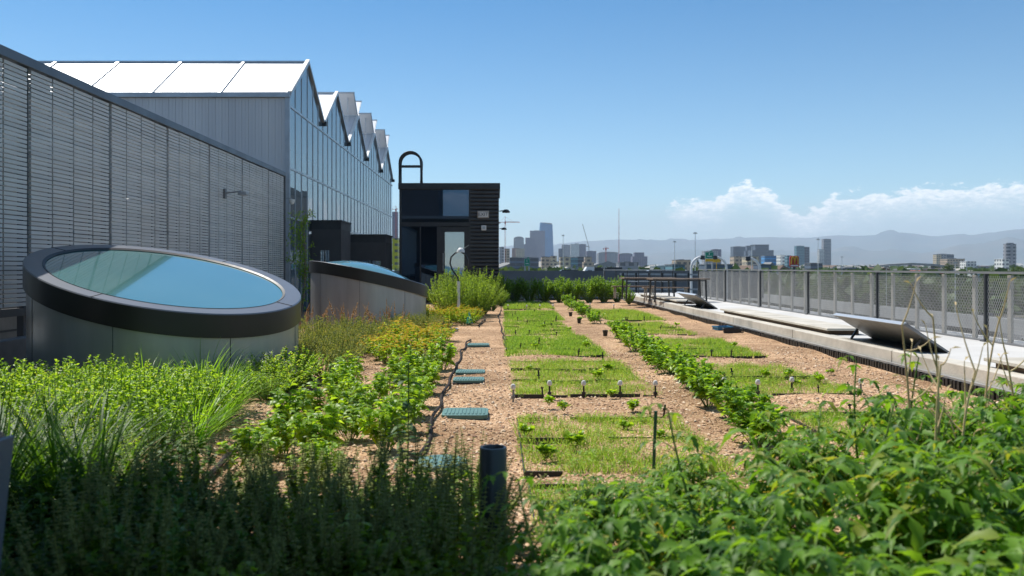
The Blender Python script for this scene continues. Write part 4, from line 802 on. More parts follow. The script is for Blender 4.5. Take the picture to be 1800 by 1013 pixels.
patch(pfn, 'tall_bush', [(-1.55, 24.6), (-.9, 25.2), (-1.2, 23.5), (-.45, 25.6), (-.6, 24.1)], 'tall feathery light green bush between the second skylight and the booth', 'bush', 'feathery bushes by the booth', .95, 1.05)
patch(pfn, 'tall_bush', [(-.2, 27.5)], 'smaller feathery bush in front of the ribbed booth wall', 'bush', None, .7, .75)
for i, x in enumerate(np.linspace(.1, 4.8, 9)): put_plant(phg, 'hedge_bush', x, 34.0 + random.uniform(-.3, .3), 0, ORD[i] + ' leafy bush from the left in the hedge closing the far end of the beds', 'bush', 'hedge at the far end of the beds', random.uniform(1.0, 1.18))
put_plant(phg, 'low_bush', 4.95, 32.2, 0, 'small bright bush at the right end of the hedge beside the curb', 'bush', None, .55)
put_plant(phg, 'dark_bush', .12, 30.4, 0, 'dark slim bush standing before the hedge at the path end', 'bush', None, .62)
# ---- lit herb mass in front of the large skylight
patch(pmt, 'mint_plant', scatter(-4.1, -2.45, 6.1, 8.6, .48) + [(-2.4, 8.9), (-2.35, 9.5), (-2.3, 10.1)], 'bright green small leaved herb clump in front of the large skylight', 'herb plant', 'bright herb mass', .9, 1.35)
patch(pwh, 'white_flower_herb', scatter(-3.75, -2.8, 5.1, 6.3, .45), 'herb clump with tiny pale flowers at the left of the bright herbs', 'herb plant', 'pale flowered herbs', .85, 1.05)
patch(pmt, 'mint_plant', [(-2.5, 5.4), (-2.75, 5.8), (-2.6, 4.9)], 'bright herb clump at the near end of the bright mass, by the thick hose', 'herb plant', 'near bright herbs', .8, .95)
patch(pgr, 'grass_clump', [(-3.3, 8.0), (-2.75, 8.5), (-2.35, 6.6), (-3.05, 6.3), (-2.5, 7.6), (-2.9, 7.3), (-3.6, 7.2), (-3.1, 8.9)], 'arching bright green grass clump among the lit herbs', 'grass clump', 'bright grass clumps', .85, 1.25)
put_plant(pdg, 'dry_grass_clump', -2.42, 5.35, 0, 'small straw coloured dry grass clump beside the thick hose', 'grass clump', None)
put_plant(pwh, 'pale_herb_clump', -2.55, 9.3, 0, 'yellowish round herb clump at the right foot of the large skylight', 'herb plant', None, 1.05)
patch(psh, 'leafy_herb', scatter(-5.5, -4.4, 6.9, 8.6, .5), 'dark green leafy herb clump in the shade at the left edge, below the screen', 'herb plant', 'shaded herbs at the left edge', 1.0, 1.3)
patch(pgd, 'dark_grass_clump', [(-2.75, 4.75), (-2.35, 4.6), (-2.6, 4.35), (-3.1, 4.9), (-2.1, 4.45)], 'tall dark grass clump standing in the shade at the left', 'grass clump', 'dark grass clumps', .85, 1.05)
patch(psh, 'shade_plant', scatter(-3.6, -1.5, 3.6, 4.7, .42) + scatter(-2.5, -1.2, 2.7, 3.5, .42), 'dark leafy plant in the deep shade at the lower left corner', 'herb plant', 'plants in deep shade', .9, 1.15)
# ---- spiky herb in the foreground shade
patch(pck, 'catmint_plant', scatter(-1.55, -.1, 3.1, 4.35, .34), 'shaded herb with upright flower spikes in the foreground, left of the upright pipe', 'herb plant', 'spiky herbs in the foreground shade', .95, 1.2)
patch(pck, 'catmint_plant', scatter(-1.1, -.2, 2.5, 3.0, .34), 'shaded spiky herb at the bottom edge of the photo', 'herb plant', 'spiky herbs at the bottom edge', .75, .9)
for x, y, s_, lab in ((-.55, 3.35, 1.08, 'light green leafy shoot rising among the dark spiky herbs, left of the pipe'), (-1.2, 3.25, 1.0, 'light green leafy shoot among the dark spiky herbs near the left'), (-.9, 2.9, 1.0, 'light green leafy shoot at the bottom among the dark spiky herbs')): put_plant(pb2, 'basil_sprig', x, y, .0, lab, 'herb plant', None, s_)
# lone tall sprout in the left rows
lb = LB(); r2 = np.random.default_rng(5); c_ = curve((0, 0, 0), (.02, .02, .86), (.01, 0, 0), 8); lb.stem(c_, .007, .003, n=6); n_ = 34; t_ = .2 + .8 * r2.random(n_); a = r2.random(n_) * 6.28
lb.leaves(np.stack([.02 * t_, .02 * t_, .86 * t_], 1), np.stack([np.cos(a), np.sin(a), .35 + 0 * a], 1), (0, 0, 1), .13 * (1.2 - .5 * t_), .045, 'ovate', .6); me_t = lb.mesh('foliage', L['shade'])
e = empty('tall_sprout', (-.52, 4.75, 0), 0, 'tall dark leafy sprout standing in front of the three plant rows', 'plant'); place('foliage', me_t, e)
# small lettuces between the beds
def rosette(seed, n_, s_):
    r2 = np.random.default_rng(seed); lb = LB(); a = np.arange(n_) * 2.4; lb.leaves(np.zeros((n_, 3)) + (0, 0, .02), np.stack([np.cos(a), np.sin(a), 1.0 + 1.3 * np.arange(n_) / n_], 1), (0, 0, 1), s_ * (1 - .35 * np.arange(n_) / n_), s_ * .7, 'ovate', .35, rng=r2); return (lb.mesh('foliage', L['basil2']), None, None)
pro = protos(3, 7, .13, .08, 7, .085, .06, 'ovate', (L['basil2'], L['stem'], L['stem']), curl=.5, upr=.7)
lt_ = [(965, 716), (1112, 726), (990, 726), (1050, 668), (1070, 655), (1135, 640), (1000, 583), (1385, 665), (1345, 668), (1398, 680), (1190, 575), (930, 655), (1020, 565), (1240, 652), (1075, 700), (925, 770), (1010, 790), (1100, 760), (960, 810), (1160, 775), (940, 615), (1030, 612), (1290, 612), (1250, 622), (1440, 676), (1460, 660), (1130, 560), (1200, 548), (955, 578)]
for i, (px, py) in enumerate(sorted(lt_, key=lambda q: -q[1])): c = G(px, py); put_plant(pro, 'lettuce', c.x, c.y, .02, ORD[i] + ' bright green lettuce seedling among the beds, counted from the nearest', 'lettuce', 'lettuce seedlings', random.uniform(.6, .95))
# vine at the greenhouse corner
e = empty('slender_tree', (-5.62, 24.3, 0), 0, 'slender young tree at the greenhouse corner behind the large skylight', 'tree'); r2 = np.random.default_rng(8); tr = LB(); fo_ = LB()
c_ = curve((0, 0, -.1), (.05, .1, 2.75), (.1, 0, 0), 10); tr.stem(c_, .035, .01, n=7)
for k in range(26):
    z = .5 + 2.3 * r2.random(); a = r2.random() * 6.28; ln = .5 * (1.1 - .5 * z / 2.8); tp = np.array([math.cos(a) * ln, math.sin(a) * ln, z + .25]); cc = curve((.03, .05, z - .2), tp, (0, 0, .05)); tr.stem(cc, .008, .003)
    n_ = 46; q = r2.random(n_); O = cc[np.minimum((q * 6).astype(int), 5)] + r2.normal(size=(n_, 3)) * .07; fo_.leaves(O, r2.normal(size=(n_, 3)) + (0, 0, -.3), (0, 0, 1), .08, .045, 'small', .3, rng=r2)
place('crown', fo_.mesh('crown', L['hedge']), e); place('trunk', tr.mesh('trunk', M['wood']), e)
# ---- tomato plants
def tomato(seed, H_, nst, spread):
    r2 = np.random.default_rng(seed); A, B, C = LB(), LB(), LB(); OO = []; DD = []; UU = []; LL = []
    for i in range(nst):
        a = r2.random() * 6.28; h = H_ * (.6 + .5 * r2.random()); sp_ = spread * (.3 + .8 * r2.random()); c = curve((.03 * math.cos(a), .03 * math.sin(a), 0), (sp_ * math.cos(a), sp_ * math.sin(a), h), (-.06 * math.cos(a), -.06 * math.sin(a), .10), 9); B.stem(c, .0085, .0035, n=6)
        nl = 15
        for k in range(nl):
            t = .18 + .82 * k / (nl - 1); f = t * 8; i0 = min(int(f), 7); o = c[i0] * (1 - f + i0) + c[i0 + 1] * (f - i0); ph = k * 2.4 + r2.random(); ln = (.20 + .10 * r2.random()) * (1.15 - .55 * t)
            d = np.array([math.cos(ph), math.sin(ph), .45 + .5 * t]); d /= np.linalg.norm(d); tip = o + d * ln + np.array([0, 0, -.35 * ln]); pc = curve(o, tip, (0, 0, .12 * ln), 6); B.stem(pc, .0028, .0012, n=4)
            side = np.cross(d, (0, 0, 1)); side /= np.linalg.norm(side)
            for (u_, s_, q) in ((.38, 1, .55), (.42, -1, .55), (.62, 1, .75), (.66, -1, .75), (.84, 1, .6), (.86, -1, .6), (.52, 1, .28), (.54, -1, .28)):
                f2 = u_ * 5; j = min(int(f2), 4); oo = pc[j] * (1 - f2 + j) + pc[j + 1] * (f2 - j); OO.append(oo); DD.append(side * s_ * .9 + d * .5 + np.array([0, 0, -.15]) + r2.normal(size=3) * .28); LL.append(ln * .42 * q / .65)
            OO.append(pc[-1]); DD.append(d * .8 + np.array([0, 0, -.35]) + r2.normal(size=3) * .25); LL.append(ln * .54)
        for q in range(2):
            t = .5 + .45 * r2.random(); f = t * 8; i0 = min(int(f), 7); o = c[i0]; a2 = r2.random() * 6.28; e2 = o + np.array([math.cos(a2) * .1, math.sin(a2) * .1, -.02]); C.stem(curve(o, e2, (0, 0, .03), 4), .002, .001, n=3)
            for w in range(4): n5 = 5; aa = np.arange(n5) * 1.257; C.leaves(np.tile(e2 + r2.normal(size=3) * .02, (n5, 1)), np.stack([np.cos(aa), np.sin(aa), -.3 + 0 * aa], 1), (0, 0, 1), .014, .005, 'small', .1)
    LL = np.array(LL); n_ = len(LL); A.leaves(np.array(OO), np.array(DD), np.stack([r2.normal(size=n_) * .3, r2.normal(size=n_) * .3, np.ones(n_)], 1), LL, LL * .52, 'tooth', .5 + .4 * r2.random(n_), rng=r2)
    return (A.mesh('foliage', L['tomato']), B.mesh('stem', L['stem']), C.mesh('flower', L['yfl']))
ptm = [tomato(s_, .72, 9, .42) for s_ in (11, 12, 13, 14)]
tms = [(.62, 2.55, .85), (1.1, 2.3, .9), (1.6, 2.5, .95), (.85, 3.15, .82), (1.35, 3.1, .95), (1.9, 3.05, 1.0), (2.35, 2.75, .95), (.75, 3.75, .65), (1.3, 3.85, .75), (1.85, 3.75, .9), (2.35, 3.7, .95), (2.85, 3.5, .98), (1.65, 4.45, .78), (2.2, 4.45, .9), (2.75, 4.3, .95), (3.3, 4.2, .92), (2.5, 5.1, .78), (3.05, 5.0, .85), (3.6, 4.9, .85), (3.5, 5.7, .75), (4.05, 5.5, .8), (2.9, 5.75, .6), (.5, 2.1, .75), (4.3, 6.3, .7), (1.2, 1.75, .8), (.28, 2.75, .72), (.35, 3.3, .55), (.1, 2.35, .6), (.45, 4.1, .5), (.95, 4.35, .6), (.2, 1.9, .6)]
for i, (x, y, s_) in enumerate(tms): put_plant(ptm, 'tomato_plant', x, y, 0, 'sprawling tomato plant with drooping toothed leaves in the foreground at the right', 'tomato plant', 'tomato plants in the foreground', s_)
def shoot(seed, h, lean):
    r2 = np.random.default_rng(seed); A, B = LB(), LB(); c = curve((0, 0, 0), (lean, .05, h), (-.04, 0, 0), 9); B.stem(c, .009, .003, n=6); OO = []; DD = []; LL = []
    for k in range(13):
        t = .25 + .75 * k / 12; f = t * 8; i0 = min(int(f), 7); o = c[i0] * (1 - f + i0) + c[i0 + 1] * (f - i0); ph = k * 2.4; ln = .17 * (1.2 - .5 * t); d = np.array([math.cos(ph), math.sin(ph), .6]); d /= np.linalg.norm(d); pc = curve(o, o + d * ln + (0, 0, -.3 * ln), (0, 0, .02), 5); B.stem(pc, .0025, .001, n=4)
        sd2 = np.cross(d, (0, 0, 1)); 
        for u_, s_ in ((.5, 1), (.55, -1), (.8, 1), (.82, -1)): OO.append(pc[min(4, int(u_ * 5))]); DD.append(sd2 * s_ + d * .5 + (0, 0, -.3)); LL.append(ln * .36)
        OO.append(pc[-1]); DD.append(d * .6 + (0, 0, -.6)); LL.append(ln * .5)
    LL = np.array(LL); A.leaves(np.array(OO), np.array(DD), (0, .2, 1), LL, LL * .55, 'tooth', .5, rng=r2); return (A.mesh('foliage', L['tomato']), B.mesh('stem', L['stem']), None)
for i, (x, y, h, ln, lab) in enumerate(((1.93, 4.4, .92, -.06, 'tall upright tomato shoot left of the dry stalks, left of two'), (2.12, 4.35, .95, .05, 'tall upright tomato shoot just left of the dry stalks, right of two'), (.32, 2.9, .72, -.25, 'tomato shoot leaning left towards the upright pipe'), (.95, 3.3, .80, -.28, 'long tomato shoot rising above the near beds'), (1.6, 3.6, .78, .1, 'tomato shoot in front of the basil row'), (3.2, 4.4, .9, .05, 'tomato shoot at the right edge below the curb'))):
    put_plant([shoot(30 + i, h, ln)], 'tomato_shoot', x, y, 0, lab, 'tomato plant', None, 1, 0)
# dry straw coloured stalks
for i, (x, y, h) in enumerate(((2.02, 4.15, 1.12), (2.2, 4.3, 1.15), (2.1, 4.0, .95), (2.55, 4.3, 1.12), (2.32, 4.1, .9), (2.75, 4.5, .95))):
    r2 = np.random.default_rng(60 + i); B = LB(); c = curve((0, 0, 0), (r2.normal() * .06, r2.normal() * .05, h), (r2.normal() * .04, .03, 0), 10); B.stem(c, .009, .004, n=5)
    for k in range(8): o = c[min(9, 2 + k)]; d = r2.normal(size=3) * (.07, .06, .05) + (0, 0, .16); B.stem(curve(o, o + d, (0, 0, -.02), 5), .0045, .002, n=4); B.leaves([o + d], d + r2.normal(size=3) * .05, (0, 0, 1), .05, .012, 'small', .6)
    o = bpy.data.objects.new('dry_stalk', B.mesh('dry_stalk', L['dry'])); COL.objects.link(o); o.location = (x, y, 0); tag(o, ['thin', 'tall', 'short', 'rightmost tall', 'stubby', 'leaning'][i] + ' straw coloured dry stalk standing above the tomato plants', 'dry stalk', 'dry stalks above the tomatoes')
# sunlit post edge at the far left
e = empty('corner_post', (-1.62, 2.55, 0), 0, 'blurred brown and blue grey post end at the left edge of the photo', 'post'); b = MB(); b.box(-.10, .04, -.05, .05, -.1, .92); e.rotation_euler = (0, R(6), 0); b.build('post', pm('brown_post', (.20, .12, .08), None, 5, .6), e, bevel=.03)
b = MB(); b.box(.041, .055, -.05, .05, -.1, .9); b.build('edge_strip', M['scap'], e, bevel=.004)

# ================================================================== HIGHWAY, ROADS AND CITY
asph = pm('asphalt', (.055, .055, .057), (.085, .085, .085), .2, .9); rconc = pm('road_concrete', (.36, .36, .36), (.28, .28, .275), .3, .9); girder = pm('girder_concrete', (.17, .175, .185), (.12, .125, .13), .25, .85)
def wpart(mb, e, nm, mt, **k): return rel(mb, e).build(nm, mt, e, **k)
vd = empty('highway_viaduct', (-10, 105, ZG), 0, 'long elevated highway viaduct crossing behind the hedge', 'viaduct')
b = MB(); b.box(-70, 31, 100, 112, -.9, -.35); b.box(-70, 31, 99.5, 100.1, -2.2, -.3); wpart(b, vd, 'deck', girder)
b = MB(); b.box(-70, 31, 99.55, 99.9, -.29, .98); b.box(-70, 31, 112.0, 112.3, -.35, .95); wpart(b, vd, 'barrier', girder)
for k in range(5): b = MB(); b.box(-66 + k * 22, -64.6 + k * 22, 102, 103.4, ZG, -2.1); b.box(-66 + k * 22, -64.6 + k * 22, 108, 109.4, ZG, -2.1); b.box(-66.5 + k * 22, -64.1 + k * 22, 100.4, 111.5, -2.05, -.92); wpart(b, vd, 'pier', girder)
rd = MB(); rd.box(-12, 60, 42, 96, ZG + .05, ZG + .08); rd_ = struct(rd, 'service_road', asph)
# road running away on the right, light concrete
b = MB(); b.box(40, 45.5, -30, 170, -3.4, -3.3); o = struct(b, 'ramp_road', rconc)
rw = empty('ramp_barrier', (39.8, 20, -3.3), 0, 'pale concrete wall of the highway ramp seen through the mesh fence', 'barrier'); b = MB(); b.box(39.6, 39.95, -30, 170, -3.75, -2.6); wpart(b, rw, 'wall', rconc)
b = MB()
for k in range(14): b = MB(); b.box(41, 45, -28 + k * 15, -27 + k * 15, ZG, -3.42); wpart(b, rw, 'pier', girder)
b = MB(); b.box(58, 150, 60, 330, ZG + .04, ZG + .06); struct(b, 'parking_lot', asph)
b = MB(); b.box(170, 260, 160, 420, ZG + .04, ZG + .06); struct(b, 'far_parking_lot', asph)
# cars in the lot
def carmesh(mt):
    b = MB(); b.prism([(-2.2, .35), (2.2, .35), (2.25, .8), (1.3, .95), (.7, 1.42), (-1.2, 1.45), (-1.9, .98), (-2.25, .9)], -.88, .88, 'y'); return b.mesh('body', mt)
cms = [carmesh(pm('car_paint_' + nm_, c_, None, 2, .3, coat=.5)) for nm_, c_ in (('white', (.7, .7, .7)), ('silver', (.4, .41, .43)), ('black', (.02, .02, .025)), ('red', (.35, .03, .03)), ('blue', (.04, .09, .25)))]
cn = ['white', 'silver', 'black', 'red', 'blue']
wb = MB()
for sx_ in (-1.4, 1.4):
    for sy in (-.8, .8): wb.lathe([(0, -.1), (.33, -.1), (.33, .1), (0, .1)], 10, Matrix.Translation((sx_, sy, .33)) @ Matrix.Rotation(R(90), 4, 'X'))
whm = wb.mesh('wheels', M['black']); gb = MB(); gb.prism([(.72, .96), (.66, 1.36), (-1.15, 1.38), (-1.75, 1.0)], -.885, .885, 'y'); glm = gb.mesh('window', M['bglass'])
for row in range(9):
    for k in range(9):
        if random.random() < .55: continue
        q = random.choice([0, 0, 1, 1, 2, 2, 3, 4]); x = 66 + k * 9; y = 85 + row * 26
        e = empty('parked_car', (x, y, ZG + .07), R(90) + random.choice((0, PI)), f'{cn[q]} car parked in the lot seen through the mesh fence', 'car', 'cars in the parking lot'); place('body', cms[q], e); place('wheels', whm, e); place('window', glm, e)
for i, (x, y, q) in enumerate(((-2, 106, 0), (9, 104, 2), (-14, 108, 1), (20, 106, 1))):
    e = empty('driving_car', (x, y, -.35), 0, ['white car on the viaduct behind the hedge', 'black car on the viaduct, right of the white one', 'silver car on the viaduct nearest the booth', 'silver car at the right end of the viaduct'][i], 'car'); place('body', cms[q], e); place('wheels', whm, e); place('window', glm, e)
# trucks at the billboard position
tk = empty('box_trailer', (P(1066, 466, 104).x, 104, -.35), 0, 'white truck with a dark trailer on the viaduct above the hedge', 'truck'); b = MB(); b.box(-1.5, 1.75, -1.2, 1.2, .55, 1.75); b.build('trailer', M['dark'], tk); b = MB(); b.box(-1.55, -.1, -1.3, 1.3, .5, 1.85); bz = b; tk_c = MB(); tk_c.prism([(-2.9, .3), (-1.6, .3), (-1.6, 1.8), (-2.5, 1.8), (-2.9, 1.1)], -1.15, 1.15, 'y'); tk_c.build('cab', M['white'], tk); w2 = MB(); w2.box(-2.4, -1.9, -1.17, -1.155, 1.0, 1.4); w2.build('cab_window', M['bglass'], tk)
w3 = MB()
for x_ in (-2.3, -.8, 1.2): w3.lathe([(0, -.1), (.3, -.1), (.3, .1), (0, .1)], 10, Matrix.Translation((x_, -1, .3)) @ Matrix.Rotation(R(90), 4, 'X'))
w3.build('wheels', M['black'], tk)
F_ = {'blue': facade('blue_glass_tower', (.14, .30, .50), (.06, .18, .36), 6, 4, .7, band=True), 'purp': facade('violet_grey_tower', (.17, .16, .20), (.09, .09, .13), 5, 4, .5), 'grey': facade('grey_tower', (.30, .30, .31), (.12, .13, .15), 5, 3.8, .5),
      'dk': facade('dark_tower', (.11, .13, .16), (.05, .06, .08), 6, 3.8, .6, band=True), 'cream': facade('cream_block', (.50, .44, .34), (.14, .13, .13), 3.6, 3.2, .55), 'white': facade('white_block', (.66, .65, .62), (.17, .18, .2), 3.6, 3.2, .5),
      'brick': facade('brick_block', (.27, .15, .11), (.08, .08, .09), 3.6, 3.2, .5), 'glass': facade('teal_glass_block', (.17, .27, .30), (.08, .16, .2), 4, 3.6, .75, band=True), 'yel': facade('yellow_block', (.62, .50, .10), (.15, .14, .08), 3, 3.1, .45), 'tanb': facade('tan_block', (.42, .35, .28), (.14, .13, .12), 3.6, 3.2, .5)}
def bld(px0, px1, py, D, mt, lab, style='flat', depth=None, pb=None, nm='city_building', cat='building'):
    a, c = P(px0, py, D), P(px1, py, D); w = c.x - a.x; h = a.z - ZG; dp = depth or max(12, w * .8); e = empty(nm, ((a.x + c.x) / 2, D, ZG), 0, lab, cat); b = MB(); hw_ = w / 2; mm = F_.get(mt, M.get(mt))
    rf = MB()
    if style == 'flat': b.box(-hw_, hw_, 0, dp, 0, h - w * .03 - .3); rf.box(-hw_ - .2, hw_ + .2, -.2, dp + .2, h - w * .03 - .29, h - w * .03); rf.box(-hw_ * .45, hw_ * .3, dp * .3, dp * .7, h - w * .03, h)
    elif style == 'step': b.box(-hw_, hw_, 0, dp, 0, h * .8); b.box(-hw_ * .7, hw_ * .6, dp * .1, dp * .8, h * .8, h - .4); rf.box(-hw_ * .72, hw_ * .62, dp * .08, dp * .82, h - .39, h)
    elif style == 'taper': b.prism([(-hw_, 0), (hw_, 0), (hw_ * .82, h * .95), (-hw_ * .55, h - .5)], 0, dp, 'y'); rf.prism([(-hw_ * .54, h - .45), (hw_ * .81, h * .952), (hw_ * .7, h * .985), (-hw_ * .5, h)], dp * .1, dp * .9, 'y')
    elif style == 'dome': b.box(-hw_, hw_, 0, dp, 0, h * .93); rf.prism([(-hw_ * math.cos(PI * k / 10) , h * .932 + h * .07 * math.sin(PI * k / 10)) for k in range(11)][::-1], 0, dp, 'y')
    elif style == 'gable': b.box(-hw_, hw_, 0, dp, 0, h * .72); rf.prism([(-hw_ - .3, h * .72), (hw_ + .3, h * .72), (0, h)], -.3, dp + .3, 'y')
    elif style == 'cyl': b.lathe([(0, h - 1), (hw_, h - 1), (hw_, 0)], 24, Matrix.Translation((0, hw_, 0))); rf.lathe([(hw_ * .6, h - .99), (hw_ * .6, h), (0, h)], 16, Matrix.Translation((0, hw_, 0)))
    b.build('walls', mm, e); rf.build('roof', {'gable': M['red'] if 'red' in lab else M['roofd']}.get(style, M['grey'] if mt != 'white' else M['white']), e); return e
SPEC = [(943, 974, 391, 4200, 'blue', 'tall blue glass tower with a slanted top, highest of the skyline', 'taper'), (932, 958, 405, 4000, 'purp', 'broad violet grey tower in front of the tall blue one', 'flat'), (920, 945, 418, 3600, 'purp', 'lower grey violet tower left of the tall blue one', 'step'),
 (903, 921, 416, 3500, 'grey', 'pale tower with a curved roof at the left of the skyline', 'dome'), (900, 913, 436, 2400, 'brick', 'reddish building behind the red crane', 'flat'), (907, 922, 437, 2000, 'cream', 'cream building left of centre beside the red one', 'flat'), (878, 886, 434, 1100, 'grey', 'narrow grey building right behind the booth corner', 'flat'), (887, 896, 437, 1000, 'tanb', 'tan building under the red crane', 'flat'),
 (896, 918, 452, 620, 'dk', 'long dark low building behind the left green sign', 'flat'), (918, 947, 452, 660, 'dk', 'dark low building right of the left green sign', 'flat'), (952, 968, 451, 700, 'tanb', 'tan low block just above the viaduct', 'flat'), (966, 982, 450, 760, 'cream', 'cream low block with a stepped top above the viaduct', 'step'),
 (985, 1003, 451, 620, 'cream', 'bright cream block under the thin crane', 'flat'), (1003, 1016, 452, 700, 'glass', 'bluish low block beside the bright cream one', 'flat'), (1016, 1026, 451, 800, 'dk', 'dark narrow block above the viaduct', 'flat'), (1026, 1044, 451, 700, 'tanb', 'tan block left of the white truck', 'step'),
 (988, 1003, 430, 3200, 'grey', 'grey tower left of a pair of white striped ones', 'flat'), (1003, 1010, 429, 3000, 'white', 'narrow white tower, left of two', 'flat'), (1010, 1018, 428, 3000, 'white', 'narrow white tower, right of two', 'flat'), (1018, 1030, 429, 3100, 'purp', 'violet tower right of the narrow white ones', 'flat'), (982, 989, 437, 2600, 'dk', 'small dark tower left of the grey one', 'flat'),
 (1031, 1048, 441, 2600, 'purp', 'low violet block right of the tower group', 'flat'), (1052, 1088, 443, 2800, 'grey', 'wide low stadium like building behind the red crane', 'dome'), (1088, 1112, 445, 2600, 'purp', 'wide low dark building at the foot of the mountains', 'dome'), (1112, 1138, 444, 2400, 'purp', 'dark long building right of the mast', 'step'),
 (1088, 1122, 460, 500, 'grey', 'low grey warehouse behind the truck', 'flat'), (1153, 1182, 466, 300, 'white', 'white low warehouse above the tables', 'flat'), (1182, 1204, 464, 280, 'glass', 'greenish low building right of the white warehouse', 'flat'), (1188, 1214, 456, 520, 'tanb', 'pinkish tan warehouse behind the left curved pipe', 'flat'),
 (1224, 1230, 457, 420, 'cream', 'small cream silo like tower beside the left curved pipe', 'cyl'), (1238, 1262, 441, 1900, 'grey', 'grey office block behind the green highway sign', 'flat'), (1253, 1268, 438, 2100, 'purp', 'violet office tower right of the green highway sign', 'flat'), (1241, 1288, 463, 330, 'dk', 'long dark low building right of the highway sign', 'flat'),
 (1289, 1312, 433, 2500, 'dk', 'dark slab tower, left of the wide one', 'flat'), (1311, 1326, 432, 2400, 'dk', 'narrow dark tower between two slabs', 'step'), (1323, 1360, 430, 2300, 'dk', 'wide dark slab tower left of the fast food sign', 'step'), (1290, 1312, 450, 700, 'tanb', 'pinkish block in front of the dark slabs', 'flat'), (1313, 1334, 450, 560, 'cream', 'cream block left of the right curved pipe', 'flat'),
 (1344, 1366, 449, 900, 'blue', 'blue glass low block in front of the wide dark slab', 'flat'), (1344, 1370, 461, 420, 'white', 'white arched low building left of the fast food sign', 'gable'), (1338, 1356, 464, 380, 'dk', 'small dark block right of the right curved pipe', 'flat'), (1372, 1379, 448, 800, 'white', 'narrow pale tower left of the fast food sign', 'flat'), (1384, 1391, 449, 900, 'glass', 'narrow greenish tower behind the fast food sign', 'flat'),
 (1400, 1414, 432, 1900, 'glass', 'teal glass tower, left half of a pair', 'flat'), (1413, 1423, 434, 2000, 'dk', 'dark tower right half of a pair with the teal one', 'flat'), (1448, 1461, 420, 2200, 'grey', 'tall slim grey tower right of the teal pair', 'flat'), (1440, 1449, 438, 2000, 'white', 'short pale tower leaning on the slim grey one', 'flat'), (1425, 1446, 462, 600, 'dk', 'low dark block below the slim grey tower', 'flat'),
 (1474, 1534, 470, 420, 'tanb', 'long tan flat building at the foot of the bridge', 'flat'), (1646, 1655, 447, 1500, 'cream', 'cream tower left of two in the right distance', 'flat'), (1655, 1664, 446, 1500, 'grey', 'grey tower right of two in the right distance', 'flat'), (1664, 1677, 447, 1700, 'dk', 'dark slab behind the two right towers', 'flat'), (1665, 1696, 454, 1100, 'tanb', 'long tan block right of the two right towers', 'flat'),
 (1771, 1791, 427, 900, 'grey', 'tall white grid office tower at the right edge', 'cyl'), (1763, 1774, 455, 700, 'white', 'small pale block at the foot of the right edge tower', 'flat'), (1698, 1716, 459, 900, 'white', 'white block in the right distance', 'flat'), (1604, 1632, 476, 330, 'cream', 'cream shop building with a red roof, left of two', 'gable'), (1634, 1672, 477, 330, 'cream', 'cream shop building with a long red roof, right of two', 'gable'),
 (1556, 1568, 471, 520, 'white', 'white shed below the bridge', 'gable'), (1596, 1622, 472, 520, 'white', 'long white shed below the bridge', 'flat'), (1712, 1740, 478, 300, 'white', 'pale flat building with a red band behind the fence', 'flat'), (688, 699, 418, 420, 'yel', 'yellow and white building seen between greenhouse and booth', 'flat'), (689, 699, 372, 1500, 'purp', 'violet tower high in the gap between greenhouse and booth', 'flat')]
for q in SPEC: bld(*q)
# window-less low roofs far across the plain: nobody could count them
for name_, N_, d0, d1, lab in (('distant_rooftops', 2600, 450, 6500, 'endless low roofs and houses of the distant suburbs'),):
    b = MB(); mts = [M['white'], M['tan'], M['grey'], M['brown'], M['red'], M['roofd']]
    for k in range(N_):
        d = d0 + (d1 - d0) * random.random() ** 1.6; a = random.uniform(-8, 36); x = d * math.tan(R(a)); w = random.uniform(5, 16) * (1 + d / 4500); h = random.uniform(3, 7) * (1 + d / 3500) * (1.7 if random.random() < .08 else 1); dp = w * random.uniform(.6, 1.4); th_ = random.random() * PI; MM = Matrix.Translation((x, d, ZG)) @ Matrix.Rotation(th_, 4, 'Z'); m_ = random.choice([0, 0, 1, 1, 2, 3, 5, 5]) 
        if random.random() < .03: m_ = 4
        b.box(-w, w, -dp, dp, 0, h, MM, m_); 
        if random.random() < .5:
            vs = [MM @ Vector(v) for v in ((-w * 1.05, -dp * 1.05, h), (w * 1.05, -dp * 1.05, h), (w * 1.05, dp * 1.05, h), (-w * 1.05, dp * 1.05, h), (-w * .9, 0, h + dp * .35), (w * .9, 0, h + dp * .35))]; b.add(vs, [(0, 1, 5, 4), (2, 3, 4, 5), (1, 2, 5), (3, 0, 4)], random.choice([1, 2, 3, 5]))
    o = b.build(name_, mts); tag(o, lab, kind='stuff')
lb = LB(); r2 = np.random.default_rng(77); N_ = 5200; d = 260 + 6500 * r2.random(N_) ** 2.0; a = np.radians(r2.uniform(-10, 37, N_)); X = d * np.tan(a); rr = r2.uniform(3, 6.5, N_) * (1 + d / 4500)
k = 26; ph = r2.random((N_, k)) * 6.28; cz = r2.uniform(-1, 1, (N_, k)); sr = np.sqrt(1 - cz ** 2); n3 = np.stack([np.cos(ph) * sr, np.sin(ph) * sr, cz], -1); O = np.stack([X, d, ZG + rr * .9], -1)[:, None] + n3 * rr[:, None, None] * r2.uniform(.55, 1.05, (N_, k, 1)) * (1.15, 1.15, .8)
lb.leaves(O.reshape(-1, 3), (n3 + r2.normal(size=n3.shape) * .6).reshape(-1, 3), r2.normal(size=(N_ * k, 3)), np.repeat(rr, k) * .7, np.repeat(rr, k) * .75, 'small', .1, rng=r2); o = bpy.data.objects.new('distant_trees', lb.mesh('distant_trees', L['tree'])); COL.objects.link(o); tag(o, 'far off tree canopy covering the plain up to the mountains', kind='stuff')
